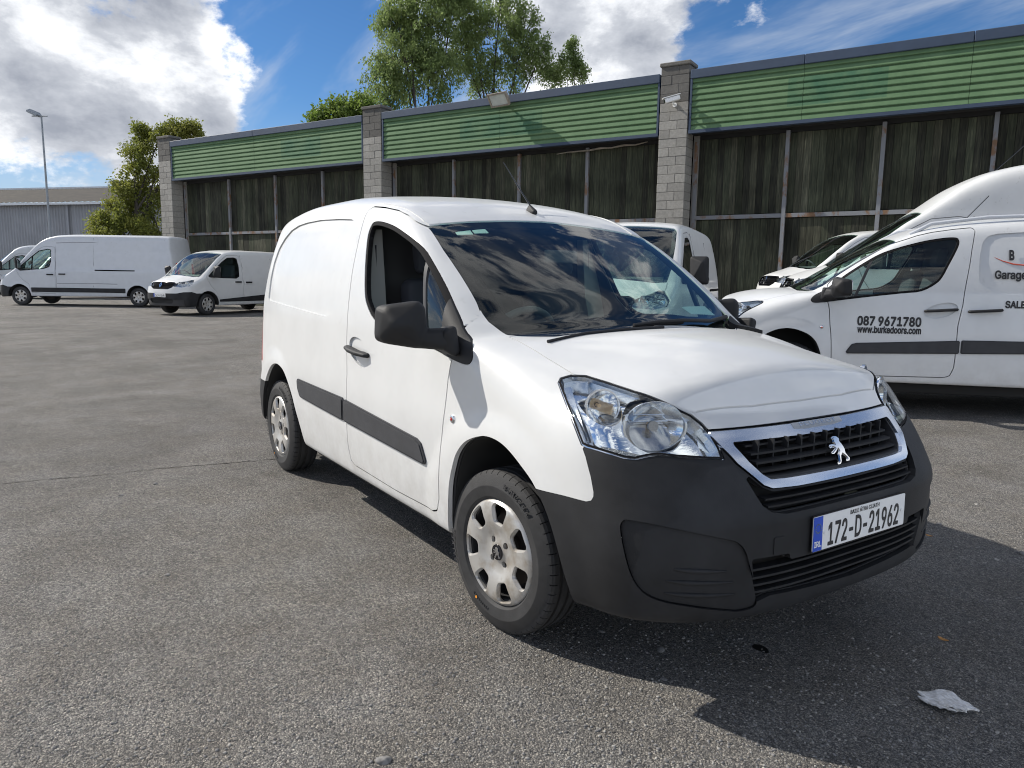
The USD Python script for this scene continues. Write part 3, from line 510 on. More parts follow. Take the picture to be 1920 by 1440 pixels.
def slats(S, zs, yw, depth, th, hgt, mat, parent, name, dz=0.):
    """bars that follow the plan curve of the nose at a fixed depth"""
    for z in zs:
        y = np.linspace(-yw, yw, 29); P = S.b.on(np.stack([np.full_like(y, .85), y, np.full_like(y, z)], 1), (1, 0, 0), .6)
        a = P-[depth, 0, 0]; prof = [(0, -hgt/2), (0, hgt/2), (-th, hgt/2+.002), (-th, -hgt/2+.002)]
        v = np.array([[p[0]+q[0], p[1], z+q[1]] for p in a for q in prof]); f = []
        for k in range(len(a)-1):
            for j in range(4):
                i0, i1 = k*4+j, k*4+(j+1) % 4; f += [[i0, i1, i1+4], [i0, i1+4, i0+4]]
        e = (len(a)-1)*4; f += [[0, 2, 1], [0, 3, 2], [e, e+1, e+2], [e, e+2, e+3]]
        part(name, trimesh.Trimesh(v, f, process=False), mat, parent, 25)

def plate(parent, loc, tilt=0., name='number_plate', txt='172-D-21962', county='BAILE ÁTHA CLIATH', simple=False):
    w, h = .52, .111
    base = extr(rounded([(-w/2, -h/2), (w/2, -h/2), (w/2, h/2), (-w/2, h/2)], .006), .004)
    def put(m): return place(m if isinstance(m, trimesh.Trimesh) else man2tri(m), loc, (0, 1, 0), (-math.sin(tilt), 0, math.cos(tilt)), (math.cos(tilt), 0, math.sin(tilt)))
    p = part(name, put(base), M['plate'], parent, label='white number plate with blue band reading '+txt)
    part('plate_surround', put(extr(rounded([(-w/2-.004, -h/2-.004), (w/2+.004, -h/2-.004), (w/2+.004, h/2+.004), (-w/2-.004, h/2+.004)], .006), .003).translate([0, 0, -.001])), M['gloss'], p)
    part('blue_band', put(extr([(-w/2+.001, -h/2+.001), (-w/2+.047, -h/2+.001), (-w/2+.047, h/2-.001), (-w/2+.001, h/2-.001)], .0015).translate([0, 0, .0036])), M['plateblue'], p)
    t = text(txt, .070, .405, True, .0012); t.apply_translation([-w/2+.078, -h/2+.010, .004]); part('plate_lettering', put(t), M['ink'], p)
    if not simple:
        t = text(county, .0135, .165, False, .0012); t.apply_translation([-.065, h/2-.0205, .004]); part('county_lettering', put(t), M['ink'], p)
        t = text('IRL', .018, .036, True, .0010); t.apply_translation([-w/2+.006, -h/2+.014, .0052]); part('country_lettering', put(t), M['plate'], p)
        st = cat([trimesh.creation.cylinder(.0021, .001, sections=6, transform=T.translation_matrix([-w/2+.024+.014*math.cos(a), h/2-.038+.014*math.sin(a), .0058])) for a in np.arange(12)*math.pi/6]); part('star_ring', put(st), M['inkgold'], p)
        for x in (-w/2+.058, w/2-.022): part('plate_screw', put(man2tri(Manifold.cylinder(.003, .006, .005, 16).translate([x, 0, .004]))), M['camwhite'], p)
    return p

def mirror_unit(parent, S, side, mat, fold=0.):
    """door mirror: rounded head on a stout arm"""
    sp = lambda x, y, z, r: Manifold.sphere(r, 24).translate([x, y, z]); sgn = side
    c = lambda pts: Manifold.batch_hull([sp(x, sgn*y, z, r) for x, y, z, r in pts])
    head = c([(-.335, .985, 1.195, .040), (-.375, 1.065, 1.178, .044), (-.385, 1.070, 1.112, .044), (-.335, .975, 1.092, .040), (-.395, .985, 1.200, .024), (-.415, 1.085, 1.190, .026), (-.425, 1.085, 1.100, .026), (-.40, .965, 1.08, .024), (-.345, 1.055, 1.145, .045), (-.315, 1.02, 1.145, .03)])
    arm = c([(-.345, .985, 1.095, .034), (-.275, .890, 1.105, .028), (-.345, .985, 1.080, .026), (-.27, .890, 1.075, .028)])
    foot = c([(-.25, .868, 1.125, .016), (-.245, .862, 1.045, .020), (-.33, .862, 1.12, .016), (-.335, .866, 1.055, .020), (-.255, .885, 1.115, .022), (-.27, .89, 1.07, .022)])
    m = (head+arm); t = man2tri(m.refine_to_length(.012)); t.merge_vertices(); trimesh.smoothing.filter_taubin(t, iterations=30)
    fm = T.rotation_matrix(fold*sgn, [0, 0, 1], [-.285, sgn*.885, 1.1]); t.apply_transform(fm)
    w = part('wing_mirror', t, mat, parent, True)
    part('mirror_foot', man2tri(foot.refine_to_length(.015)), mat, w, 50)
    g = rounded([(.955, 1.068), (1.10, 1.078), (1.10, 1.208), (.965, 1.215)], .025); g = side_glass(g, sgn)
    g = man2tri(g); g.apply_transform(fm); part('mirror_glass', g, M['chrome'], w)
    return w
def side_glass(pg, sgn):
    m = extr(pg, .004).transform(np.array([[0, 0, 1, -.446], [1, 0, 0, 0], [0, 1, 0, 0]], float)); return m if sgn > 0 else m.mirror([0, 1, 0])

def handle_unit(parent, S, x, z, side, mat=None):
    y = lambda xx, zz: abs(S.b.on([[xx, side*.9, zz]], (0, side, 0), .3)[0][1])
    b = Manifold.batch_hull([Manifold.sphere(r, 14).translate([x+dx, side*(y(x+dx, z)+dy), z+dz]) for dx, dy, dz, r in ((-.125, .010, .012, .013), (-.12, .022, .012, .011), (-.05, .036, .006, .012), (.05, .036, -.001, .012), (.115, .020, -.006, .011), (.125, .008, -.006, .012))])
    hole = Manifold.batch_hull([Manifold.sphere(.013, 12).translate([x+dx, side*(y(x, z)+.006), z+dz]) for dx, dz in ((-.07, .008), (.065, 0.))])
    h = part('door_handle', man2tri((b-hole).refine_to_length(.02)), mat or M['black'], parent, 50)
    el = Polygon([(x+.125*math.cos(a)*(.55+.0*a), z+.072*math.sin(a)) for a in np.linspace(0, 2*math.pi, 40)[:-1]])
    return h, affinity.rotate(el, -12)

def partner_van(root, S, hero=True):
    B = S.b; hi = 2.2
    W = M['white'] if hero else M['white2']
    sp = lambda poly, r=.012, a=.3, b=1.3: both(side_prism(rounded(poly, r), a, b))
    arches = both(side_prism(spline(ARCH_F, 4), .50, 1.4))+both(side_prism(spline(ARCH_R, 4), .50, 1.4))
    screen = top_prism(rounded(SCREEN, .02), .95, 2.0); hood = top_prism(rounded(HOOD, .012), .86, 1.3); win = sp(spline(WIN, 3), .012, .3)
    door = sp(DOOR, .03, .45); lampR = oblique_prism(LAMP, LAMP_N, -.25, .3, .006); lamp = lampR+lampR.mirror([0, 1, 0]); fogR = oblique_prism(FOG, FOG_N, -.25, .25, .01, True); fog = fogR+fogR.mirror([0, 1, 0])
    fr_o = front_prism(rounded(FR_OUT, .012), .55, 1.2); fr_i = front_prism(rounded(FR_IN, .009), .55, 1.2); slot = front_prism(rounded(SLOT, .006), .55, 1.2); intake = front_prism(rounded(INTAKE, .01), .55, 1.2)
    bump = side_prism(rounded(BUMPER, .006), -1.5, 1.5)
    rbump = side_prism(rounded([(-4, .60), (-2.86, .60), (-2.86, .05), (-4, .05)], .02), -1.5, 1.5); rlamp = sp([(-3.05, .72), (-4, .72), (-4, 1.15), (-3.13, 1.15), (-3.08, .9)], .02)
    belly = Manifold.cube([3.9, 1.50, .6], True).translate([-1.6, 0, .13])
    panel = sp(PANEL, .05, .45); skin = S.skin
    allcut = arches+screen+win+lamp
    # bumper and grille
    front = (skin-arches-lamp)^bump; openings = fr_o+slot+intake+fog
    S.emit('front_bumper', front-openings-belly, M['black'], root)
    tow = front_prism(rounded([(-.405, .512), (-.36, .512), (-.36, .567), (-.405, .567)], .006), .8, 1.0)
    fr = (S.layer(-.016, .007)-fr_i)^front_prism(rounded(FR_OUT, .012).buffer(-.004), .55, 1.2)
    g = S.emit('grille_frame', fr, M['satin'], root, .007, label='satin chrome frame round the upper grille')
    t = text('PEUGEOT', .015, .20, False, .002); P = PARTNER.on([[.75, 0, .8505]], (1, 0, 0), .4)[0]
    nrm = B.normal(P[None])[0]; vv = np.array([-nrm[2], 0, nrm[0]])
    def on_nose(m, dx=.006):      # a flat piece laid on the curved nose
        v = m.vertices.copy(); Q = B.on(np.stack([np.full(len(v), .75), v[:, 0]-.10, .8435+v[:, 1]*vv[2]], 1), (1, 0, 0), .4); k = m.copy(); k.vertices = Q+nrm*(v[:, 2:3]+dx); return k
    if hero:
        badge = man2tri(extr(rounded([(-.035, -.003), (.02, -.009), (.18, -.009), (.235, -.003), (.235, .018), (-.035, .018)], .004), .002).refine_to_length(.012)); part('badge_plinth', on_nose(badge, .0065), M['hub2'], g)
        part('badge_lettering', on_nose(t, .0086), M['satin'], g)
    gb = part('grille_back', S.layer(-.075, -.07)^front_prism(rounded(FR_IN, .006).union(Polygon(SLOT)).buffer(.012), .5, 1.2), M['under'], root)
    gi = (S.layer(-.07, -.003)^front_prism(rounded(FR_IN, .008), .5, 1.2))-(S.layer(-.2, .1)^front_prism(rounded(FR_IN, .008).buffer(-.006), .5, 1.2)); part('grille_rim', gi, M['black'], root)
    slats(S, (.745, .768, .792, .814), .375, .012, .03, .0065, M['black'], root, 'grille_slat')
    for y in np.linspace(-.34, .34, 11):
        P = B.on([[.85, y, .778]], (1, 0, 0), .6)[0]; part('grille_rib', box([P[0]-.055, y-.003, .722], [P[0]-.03, y+.003, .832]), M['black'], root)
    slats(S, (.652, .672), .40, .012, .03, .006, M['black'], root, 'lower_grille_slat')
    part('intake_back', S.layer(-.075, -.07)^front_prism(Polygon(INTAKE).buffer(.012), .5, 1.2), M['under'], root)
    slats(S, (.395, .418, .442, .468), .465, .014, .03, .007, M['black'], root, 'intake_slat')
    # blanked fog lamp covers, set a little into the bumper, with two gills each
    for s in (-1, 1):
        fm = fogR if s < 0 else fogR.mirror([0, 1, 0])
        fo = S.emit('fog_lamp_blank', (S.layer(-.026, -.008)^oblique_prism(FOG, FOG_N, -.25, .25, .01, True, -.003)) if s < 0 else (S.layer(-.026, -.008)^oblique_prism(FOG, FOG_N, -.25, .25, .01, True, -.003)).mirror([0, 1, 0]), M['black'], root, -.008)
        for z, a, b in ((.492, .79, .862), (.455, .775, .868), (.415, .77, .868)):
            pts = []
            for k, tt in enumerate(np.linspace(0, 1, 7)):
                xx = a+(b-a)*tt; q = B.on([[xx, s*.62, z-.012*tt]], (0, s, 0), .5)[0]; nn = B.normal(q[None])[0]; pts.append((q-nn*.009, .0085*math.sin(math.pi*(.08+.84*(1-tt)*.9+.04))))
            part('gill', tube([p for p, _ in pts], [r for _, r in pts], 8), M['black'], fo, 60)
    # body sides
    side = skin-allcut-belly
    body = side-bump-hood-door-panel-rbump-rlamp-fr_o
    S.emit('body_shell', body, W, root)
    S.emit('bonnet', (skin-screen-lamp-win-fr_o)^top_prism(rounded(HOOD, .012).buffer(-.005), .86, 1.3), W, root)
    doorin = both(side_prism(rounded(DOOR, .03).buffer(-.0068), .45, 1.3))
    for s in (-1, 1):
        half = Manifold.cube([20, 5, 20], True).translate([0, s*2.5, 0]); dcut = (side-hood)^doorin^half
        hx, hz = -1.225, .952; ell = affinity.rotate(Polygon([(hx+.135*math.cos(a), hz+.062*math.sin(a)) for a in np.linspace(0, 2*math.pi, 44)[:-1]]), -16)
        dish = side_prism(ell, s*.6, s*1.3)
        d = S.emit('driver_door' if s < 0 else 'passenger_door', dcut-dish, W, root)
        S.emit('handle_recess', (S.layer(-.018, -.010)^dish), W, d, -.010)
        handle_unit(d, S, hx, hz, s, M['black'])
        wn = rounded(spline(WIN, 3), .012); sailp = Polygon([(-.60, 1.6), (-.415, 1.24), (-.365, 1.02), (-.365, .9), (.1, .9), (.1, 1.3)]).intersection(wn.buffer(-.002))
        ring = side_prism(wn.buffer(-.002).difference(wn.buffer(-.020)), s*.3, s*1.3)
        S.emit('window_seal', S.layer(-.022, -.002)^ring, M['rubber'], d, -.002)
        S.emit('mirror_sail', S.layer(-.016, .003)^side_prism(sailp, s*.3, s*1.3), M['black'], d, .003)
        S.emit('window_bar', S.layer(-.020, -.003)^side_prism([(-.645, 1.42), (-.668, 1.42), (-.522, 1.04), (-.498, 1.04)], s*.3, s*1.3), M['trim'], d, -.003)
        inner = wn.buffer(-.016); ql = Polygon([(-.655, 1.5), (-.505, 1.03), (-.36, .9), (-.3, 1.5)])
        qg = inner.intersection(ql).difference(sailp)
        S.emit('quarter_glass', S.layer(-.012, -.008)^side_prism(qg, s*.3, s*1.3), M['glass'], d, -.008)
        if not (hero and s < 0):
            S.emit('door_glass', S.layer(-.012, -.008)^side_prism(inner.difference(ql), s*.3, s*1.3), M['glass'], d, -.008)
        mirror_unit(d, S, s, M['black'], math.radians(62) if hero and s > 0 else 0.)
        for nm, poly, owner in (('side_moulding', MOULD_R, root), ('door_moulding', MOULD_F, d)):
            pg = rounded(poly, .014); a = S.layer(-.004, .008)^side_prism(pg, s*.5, s*1.3); b = S.layer(.006, .013)^side_prism(pg.buffer(-.009), s*.5, s*1.3)
            mm = S.emit(nm, b+a, M['trim'], owner, .013)
        pn = rounded(PANEL, .05)
        S.emit('cargo_panel', S.layer(-.022, -.009)^side_prism(pn, s*.45, s*1.3), W, root, -.009)
        q = B.on([[-.253, s*.87, .779]], (0, s, 0), .2)[0]
        rp = part('side_repeater', Manifold.batch_hull([Manifold.sphere(.008, 12).translate([q[0]+.010*math.cos(a), q[1], q[2]+.010*math.sin(a)]) for a in np.arange(8)*math.pi/4]), M['chrome'], root, 60); part('repeater_lens', Manifold.sphere(.0075, 12).translate([q[0], q[1]+s*.005, q[2]]), M['red'], rp, 60)
        wm = part('wheel_well', both_one(((side_prism(Polygon(ARCH_F).buffer(.006), s*.52, s*.84)-side_prism(Polygon(ARCH_F).buffer(-.004), s*.5, s*.9))+side_prism(Polygon(ARCH_F).buffer(.004), s*.50, s*.53))^S.off(-.021)), M['under'], root)
        part('wheel_well', (((side_prism(Polygon(ARCH_R).buffer(.006), s*.52, s*.84)-side_prism(Polygon(ARCH_R).buffer(-.004), s*.5, s*.9))+side_prism(Polygon(ARCH_R).buffer(.004), s*.50, s*.53))^S.off(-.021)), M['under'], root)
        S.emit('rear_light', (side^rlamp)^half, M['red'], root)
        lamp_unit(root, S, s)
        wheel(root, [0, s*.735, .313], s, .085 if s < 0 else .085, spin=.35 if s < 0 else 1.0, detail=hero and s < 0)
        wheel(root, [-2.728, s*.735, .313], s, 0, spin=1.45, detail=hero and s < 0)
    S.emit('rear_bumper', side^rbump, M['black'], root)
    hb = lambda x0, x1, y, z0, z1, r=.03: Manifold.batch_hull([Manifold.sphere(r, 10).translate([x, yy, z]) for x in (x0+r, x1-r) for yy in (-y+r, y-r) for z in (z0+r, z1-r)])
    part('underbody', hb(-2.33, -.40, .71, .185, .345), M['under'], root, 40)
    part('undertray', Manifold.batch_hull([Manifold.sphere(.02, 10).translate([x, s*y, z]) for s in (-1, 1) for x, y, z in ((.42, .66, .245), (.42, .66, .31), (.58, .62, .255), (.70, .46, .275), (.74, .30, .285), (.74, .30, .33), (.58, .62, .33))]), M['under'], root, 40)
    for s in (-1, 1): part('arch_liner', Manifold.batch_hull([Manifold.sphere(.012, 8).translate([x, s*y, z]) for y in (.60, .80) for x, z in ((.47, .27), (.60, .30), (.47, .50), (.58, .50))])^S.off(-.022), M['under'], root)
    part('rear_undertray', hb(-3.2, -3.06, .66, .22, .33), M['under'], root, 40)
    part('axle', cyl((-2.728, -.66, .31), (-2.728, .66, .31), .06, 14)+cyl((0, -.66, .30), (0, .66, .30), .05, 14), M['under'], root, 40)
    # windscreen with its dark border
    scp = rounded(SCREEN, .02); inn = rounded([(-.26, .612), (-.20, .54), (-.15, .3), (-.14, 0), (-.15, -.3), (-.20, -.54), (-.26, -.612), (-.5, -.606), (-.745, -.59), (-.79, -.57), (-.815, -.3), (-.82, 0), (-.815, .3), (-.79, .57), (-.745, .59), (-.5, .606)], .05)
    ws = S.emit('windscreen', S.layer(-.006, -.001)^top_prism(scp.buffer(-.003), .95, 2.0), M['screen'], root, -.001)
    S.emit('screen_border', S.layer(-.010, -.0065)^top_prism(scp.buffer(-.003).difference(inn), .95, 2.0), M['frit'], ws, -.0065)
    if hero:
        S.emit('screen_sticker', S.layer(-.009, -.0066)^top_prism([(-.808, -.555), (-.803, -.47), (-.765, -.475), (-.768, -.555)], .95, 2.0), M['sticker'], ws, -.0066)
        S.emit('screen_sticker', S.layer(-.009, -.0066)^top_prism([(-.806, -.46), (-.806, -.385), (-.772, -.387), (-.772, -.462)], .95, 2.0), M['sticker'], ws, -.0066)
        S.emit('tax_disc', S.layer(-.009, -.0066)^top_prism([(-.225, .34), (-.288, .565), (-.240, .585), (-.185, .36)], .95, 2.0), M['sticker'], ws, -.0066)
        # wiper lying along the foot of the screen
        pts = B.on([[-.02, -.15, 1.2], [-.035, .0, 1.2], [-.055, .172, 1.2], [-.10, .40, 1.2], [-.2, .62, 1.2]], (0, 0, 1), .4)+[0, 0, .018]
        wp = part('wiper', tube(pts, [.006, .007, .008, .009, .011], 8), M['black'], root, 60)
        part('wiper_blade', tube(pts[:3]+[0, 0, -.010], .006, 6), M['rubber'], wp, 60)
        pts2 = B.on([[.0, -.60, 1.2], [-.02, -.40, 1.2], [-.005, -.2, 1.2], [.0, .0, 1.2]], (0, 0, 1), .4)+[0, 0, .006]; part('wiper', tube(pts2, .006, 8), M['black'], root, 60)
        part('cowl_end', (S.layer(-.02, .016)^top_prism(rounded([(-.17, .60), (-.235, .69), (-.14, .715), (-.02, .70), (-.10, .64)], .012), .9, 1.4)), M['black'], root, 40)
        a = B.on([[-1.0, .02, 1.7]], (0, 0, 1), .4)[0]
        an = part('aerial', tube([a+[0, 0, .02], a+[-.12, 0, .13], a+[-.28, 0, .285]], [.0045, .0035, .0022], 8), M['gloss'], root, 60); part('aerial_base', Manifold.batch_hull([Manifold.sphere(.016, 14).translate(list(a+[.02, 0, 0])), Manifold.sphere(.02, 14).translate(list(a+[-.03, 0, .0])), Manifold.sphere(.012, 12).translate(list(a+[-.02, 0, .028]))]), M['black'], an, 60)
        # raised roof seam strips over the doors
        for s in (-1, 1):
            rs = [(-.860, .596), (-.90, .594), (-1.0, .590), (-1.12, .592), (-1.25, .600), (-1.37, .612)]; rs2 = [(-.858, .652), (-.90, .660), (-1.0, .660), (-1.12, .655), (-1.25, .650), (-1.37, .648)]
            strip = Polygon([(x, s*y) for x, y in rs]+[(x, s*y) for x, y in rs2[::-1]]).buffer(0)
            S.emit('roof_trim', S.layer(-.004, .004)^top_prism(rounded(strip, .004), 1.3, 2.0), W, root, .004)
        plate(root, [.9175, .012, .552], .02)
        sc_ = B.on([[x, -.85, .572] for x in (.688, .70, .712)], (.72, -.69, 0), .5); part('scratch', tube(sc_-np.array([.72, -.69, 0])*.0075, .0011, 5), M['camwhite'], root)
        em = extr(cat_emblem(.094), .007); em2 = extr(cat_emblem(.094).buffer(-.004), .011); Pm = B.on([[.85, 0, .772]], (1, 0, 0), .5)[0]
        part('lion_emblem', place(man2tri(em+em2), [Pm[0]+.004, -.003, .772], (0, 1, 0), (-.42, 0, .907), (.907, 0, .42)), M['chrome'], root, 20)
        part('tow_cover', S.layer(-.01, .0025)^front_prism(rounded([(-.405, .512), (-.36, .512), (-.36, .567), (-.405, .567)], .006), .8, 1.0), M['black'], root)
    # cabin
    lin = S.layer(-.034, -.026)-win-screen-arches-lamp-front_prism(rounded(FR_OUT, .012).union(Polygon(SLOT)).union(Polygon(INTAKE)), .5, 1.2)
    pil = top_prism([(-1.0, .54), (-.10, .54), (-.10, 1.), (-1.0, 1.)], 1.06, 1.72); part('inner_lining', lin-pil-pil.mirror([0, 1, 0]), M['lining'], root)
    ins = S.off(-.036); cut = lambda m: m^ins
    part('bulkhead', cut(Manifold.cube([.03, 2, 2], True).translate([-1.44, 0, 1.2])), M['lining'], root)
    part('cabin_floor', cut(Manifold.cube([1.1, 2, .04], True).translate([-.93, 0, .42])), M['lining'], root)
    dash = Manifold.batch_hull([Manifold.sphere(.04, 16).translate(p) for y in (-.70, .70) for p in ([-.42, y, 1.03], [-.20, y, 1.04], [-.46, y, .70], [-.1, y, .8])])
    da = part('dashboard', cut(dash), M['cabin'], root, 40)
    dv = -.38
    part('instrument_hood', cut(Manifold.batch_hull([Manifold.sphere(.03, 14).translate(p) for p in ([-.40, dv-.17, 1.05], [-.40, dv+.17, 1.05], [-.42, dv, 1.10], [-.28, dv-.14, 1.04], [-.28, dv+.14, 1.04])])), M['cabin'], da, 40)
    ring = trimesh.creation.torus(.18, .016, 40, 12); R_ = T.rotation_matrix(math.radians(-62), [0, 1, 0]); ring.apply_transform(R_); ring.apply_translation([-.52, dv, 1.03])
    sw = part('steering_wheel', ring, M['cabin'], root, True); hubm = man2tri(cyl([-.50, dv, 1.02], [-.30, dv, .93], .05, 16)); part('wheel_boss', hubm, M['cabin'], sw, 40)
    for y in (-.38, .38):
        st = Manifold.batch_hull([Manifold.sphere(.06, 14).translate([x, y+dy, z]) for x, z in ((-.78, .68), (-1.20, .66)) for dy in (-.20, .20)])+Manifold.batch_hull([Manifold.sphere(.055, 14).translate([x, y+dy, z]) for x, z, wd in ((-1.16, .72, .19), (-1.28, 1.26, .16)) for dy in (-wd, wd)])
        se = part('seat', st, M['seat'], root, 45); part('headrest', Manifold.batch_hull([Manifold.sphere(.045, 12).translate([x, y+dy, z]) for x, z in ((-1.29, 1.38), (-1.31, 1.47)) for dy in (-.09, .09)]), M['seat'], se, 45)
    for s in (-1, 1):
        part('pillar_trim', cut(side_prism([(-1.30, .95), (-1.385, .95), (-1.425, 1.56), (-1.37, 1.56)], s*.66, s*.9))^S.off(-.037), M['pale'], root)
        part('seat_belt', tube([[-1.37, s*.70, 1.48], [-1.345, s*.70, 1.2], [-1.33, s*.72, .9]], .012, 6), M['seat'], root)
    mm = rbox(.02, .20, .065, .01).translate([-.72, 0, 1.43]); part('inside_mirror', mm, M['cabin'], root)
    return root
def both_one(m): return m
# ------------------------------------------------------------------ ground
FD = np.array([-.91, -.415, 0]); FD /= np.linalg.norm(FD); FN = np.array([-FD[1], FD[0], 0]); FO = np.array([-12.1, 12.35, 0.])
def gz(x, y):
    t = -FN[0]*np.asarray(x, float)-FN[1]*np.asarray(y, float)
    return .004+.135*sst(t, 1.9, 5.0)*(1-.6*sst(-np.asarray(x, float), 8, 20))+.30*sst(t, 5.5, 10.5)*(1-sst(-np.asarray(x, float), 12, 20))
def fac(s, o, z): return FO+FD*s+FN*o+np.array([0, 0, z])
def ground():
    def axis(lo, hi, c, fine, n): 
        a = np.arange(c-n*fine, c+n*fine+1e-6, fine); l = c-n*fine-np.geomspace(1, c-n*fine-lo, 14)[::1]; r = c+n*fine+np.geomspace(1, hi-c-n*fine, 14); return np.unique(np.concatenate([l, a, r]))
    gx, gy = axis(-700, 400, -10, .8, 28), axis(-500, 600, 4, .8, 20); X, Y = np.meshgrid(gx, gy, indexing='ij')
    v = np.stack([X, Y, gz(X, Y)], -1).reshape(-1, 3); nx, ny = X.shape; i, j = np.meshgrid(np.arange(nx-1), np.arange(ny-1), indexing='ij'); a = i*ny+j
    q = np.stack([a, a+ny, a+ny+1, a+1], -1).reshape(-1, 4)
    p = part('ground', trimesh.Trimesh(v, np.vstack([q[:, [0, 1, 2]], q[:, [0, 2, 3]]]), process=False), M['asphalt'], None, True); tag(p, kind='structure')
ground()
# ------------------------------------------------------------------ the warehouse: block piers, green ribbed fascia, boarded sliding doors
def wood(name, a, b, seed):
    n = {'g': ('geometry', {}), 'mp': ('mapping', {'scale': (9, 9, .55), 'location': (seed, 0, 0)}), 't': ('noise_texture', {'scale': 4.0, 'detail': 8.0, 'roughness': .7, 'distortion': .4}), 'r': ('rgb_ramp', {'ramp': [(.30, a), (.5, tuple((x+y)/2.6 for x, y in zip(a, b))), (.72, b)]}),
         't2': ('noise_texture', {'scale': .9, 'detail': 3.0}), 'r2': ('map_range', {'from_min': .35, 'from_max': .7, 'to_min': .65, 'to_max': 1.35}), 'oi': ('object_info', {}), 'r3': ('map_range', {'from_min': 0.0, 'from_max': 1.0, 'to_min': .72, 'to_max': 1.22}), 'm': ('math', {'math_type': 'multiply'}), 'c': ('combine_xyz', {}),
         'mul': ('mix_color', {'blend_type': 'multiply', 'fac': 1.0, 'use_clamp': False}), 'b': ('bump', {'strength': .5, 'distance': .01}), 'p': ('principled_bsdf', {'roughness': .85, 'specular_ior_level': .2})}
    return material(name, n, [('g.position', 'mp.vector'), ('mp.vector', 't.vector'), ('t.fac', 'r.fac'), ('g.position', 't2.vector'), ('t2.fac', 'r2.value'), ('oi.random', 'r3.value'), ('r2.result', 'm.value1'), ('r3.result', 'm.value2'), ('m.value', 'c.x'), ('m.value', 'c.y'), ('m.value', 'c.z'), ('r.color', 'mul.a'), ('c.vector', 'mul.b'), ('mul.result', 'p.base_color'), ('t.fac', 'b.height'), ('b.normal', 'p.normal')], surface='p.BSDF')
WOOD = [wood('board_green_black', (.020, .025, .018), (.098, .104, .068), 0.), wood('board_black', (.012, .014, .013), (.078, .078, .055), 3.), wood('board_worn', (.026, .031, .023), (.145, .142, .098), 7.)]
def blockmat(name, col):
    n = {'g': ('geometry', {}), 't': ('noise_texture', {'scale': 14.0, 'detail': 6.0, 'roughness': .65}), 'oi': ('object_info', {}), 'r': ('rgb_ramp', {'ramp': [(.3, tuple(c*.78 for c in col)), (.7, tuple(c*1.1 for c in col))]}), 'r3': ('map_range', {'from_min': 0.0, 'from_max': 1.0, 'to_min': .82, 'to_max': 1.12}), 'c': ('combine_xyz', {}), 'mul': ('mix_color', {'blend_type': 'multiply', 'fac': 1.0, 'use_clamp': False}),
         'tb': ('noise_texture', {'scale': 90.0, 'detail': 4.0}), 'b': ('bump', {'strength': .5, 'distance': .01}), 'p': ('principled_bsdf', {'roughness': .9})}
    return material(name, n, [('g.position', 't.vector'), ('t.fac', 'r.fac'), ('oi.random', 'r3.value'), ('r3.result', 'c.x'), ('r3.result', 'c.y'), ('r3.result', 'c.z'), ('r.color', 'mul.a'), ('c.vector', 'mul.b'), ('mul.result', 'p.base_color'), ('g.position', 'tb.vector'), ('tb.fac', 'b.height'), ('b.normal', 'p.normal')], surface='p.BSDF')
M['block'] = blockmat('concrete_block', (.29, .28, .255)); M['block_dark'] = blockmat('weathered_block', (.12, .115, .105)); M['mortar'] = plain('mortar', (.13, .125, .118), .95)
M['flash'] = plain('slate_blue_flashing', (.030, .050, .090), .55, var=.12, vscale=2)
M['steelpost'] = plain('rusty_grey_steel', (.19, .197, .21), .65, .1, vscale=3.2, col2=(.17, .095, .05), stretch=(1.3, 1.3, .8), detail=9., rp=(.40, .50))
M['void'] = plain('dark_gap', (.008, .008, .008), .95)
M['roof'] = plain('flat_roof', (.12, .12, .12), .9)
def fascia_mat(patch):
    """sage green paint, with a repainted darker rectangle"""
    n = {'g': ('geometry', {}), 't': ('noise_texture', {'scale': 1.6, 'detail': 7.0, 'roughness': .65}), 'r': ('rgb_ramp', {'ramp': [(.3, (.088, .162, .08)), (.7, (.128, .212, .11))]}),
         'ds': ('vector_math', {'math_type': 'dot_product', 'vector2': tuple(FD)}), 'sep': ('separate_xyz', {}), 'd': ('color', {'value': (.035, .115, .07)}), 'm': ('mix_color', {}), 'p': ('principled_bsdf', {'roughness': .75, 'specular_ior_level': .25})}
    l = [('g.position', 't.vector'), ('t.fac', 'r.fac'), ('g.position', 'ds.vector1'), ('g.position', 'sep.vector'), ('r.color', 'm.a'), ('d.color', 'm.b'), ('m.result', 'p.base_color')]
    s0 = float(FO@FD); last = None
    for k, (src, lim, op) in enumerate([('ds.value', patch[0]+s0, 'greater_than'), ('ds.value', patch[1]+s0, 'less_than'), ('sep.z', patch[2], 'greater_than'), ('sep.z', patch[3], 'less_than')]):
        n['q%d' % k] = ('math', {'math_type': op, 'value2': float(lim)}); l.append((src, 'q%d.value1' % k))
        if last: n['w%d' % k] = ('math', {'math_type': 'multiply'}); l += [(last, 'w%d.value1' % k), ('q%d.value' % k, 'w%d.value2' % k)]; last = 'w%d.value' % k
        else: last = 'q0.value'
    n['kn'] = ('noise_texture', {'scale': 2.2, 'detail': 6.0, 'roughness': .7}); n['kr'] = ('map_range', {'from_min': .36, 'from_max': .62, 'to_min': .25, 'to_max': .7}); l += [('g.position', 'kn.vector'), ('kn.fac', 'kr.value'), ('kr.result', 'k.value2')]; n['k'] = ('math', {'math_type': 'multiply'}); l += [(last, 'k.value1'), ('k.value', 'm.fac')]
    return material('fascia_paint_%d' % int(abs(patch[0]*10)), n, l, surface='p.BSDF')
def fbox(s0, s1, o0, o1, z0, z1):
    """box in the frame of the front: along, out, up"""
    m = trimesh.creation.box(extents=(abs(s1-s0), abs(o1-o0), abs(z1-z0))); return place(m, fac((s0+s1)/2, (o0+o1)/2, (z0+z1)/2), FD, FN, (0, 0, 1))
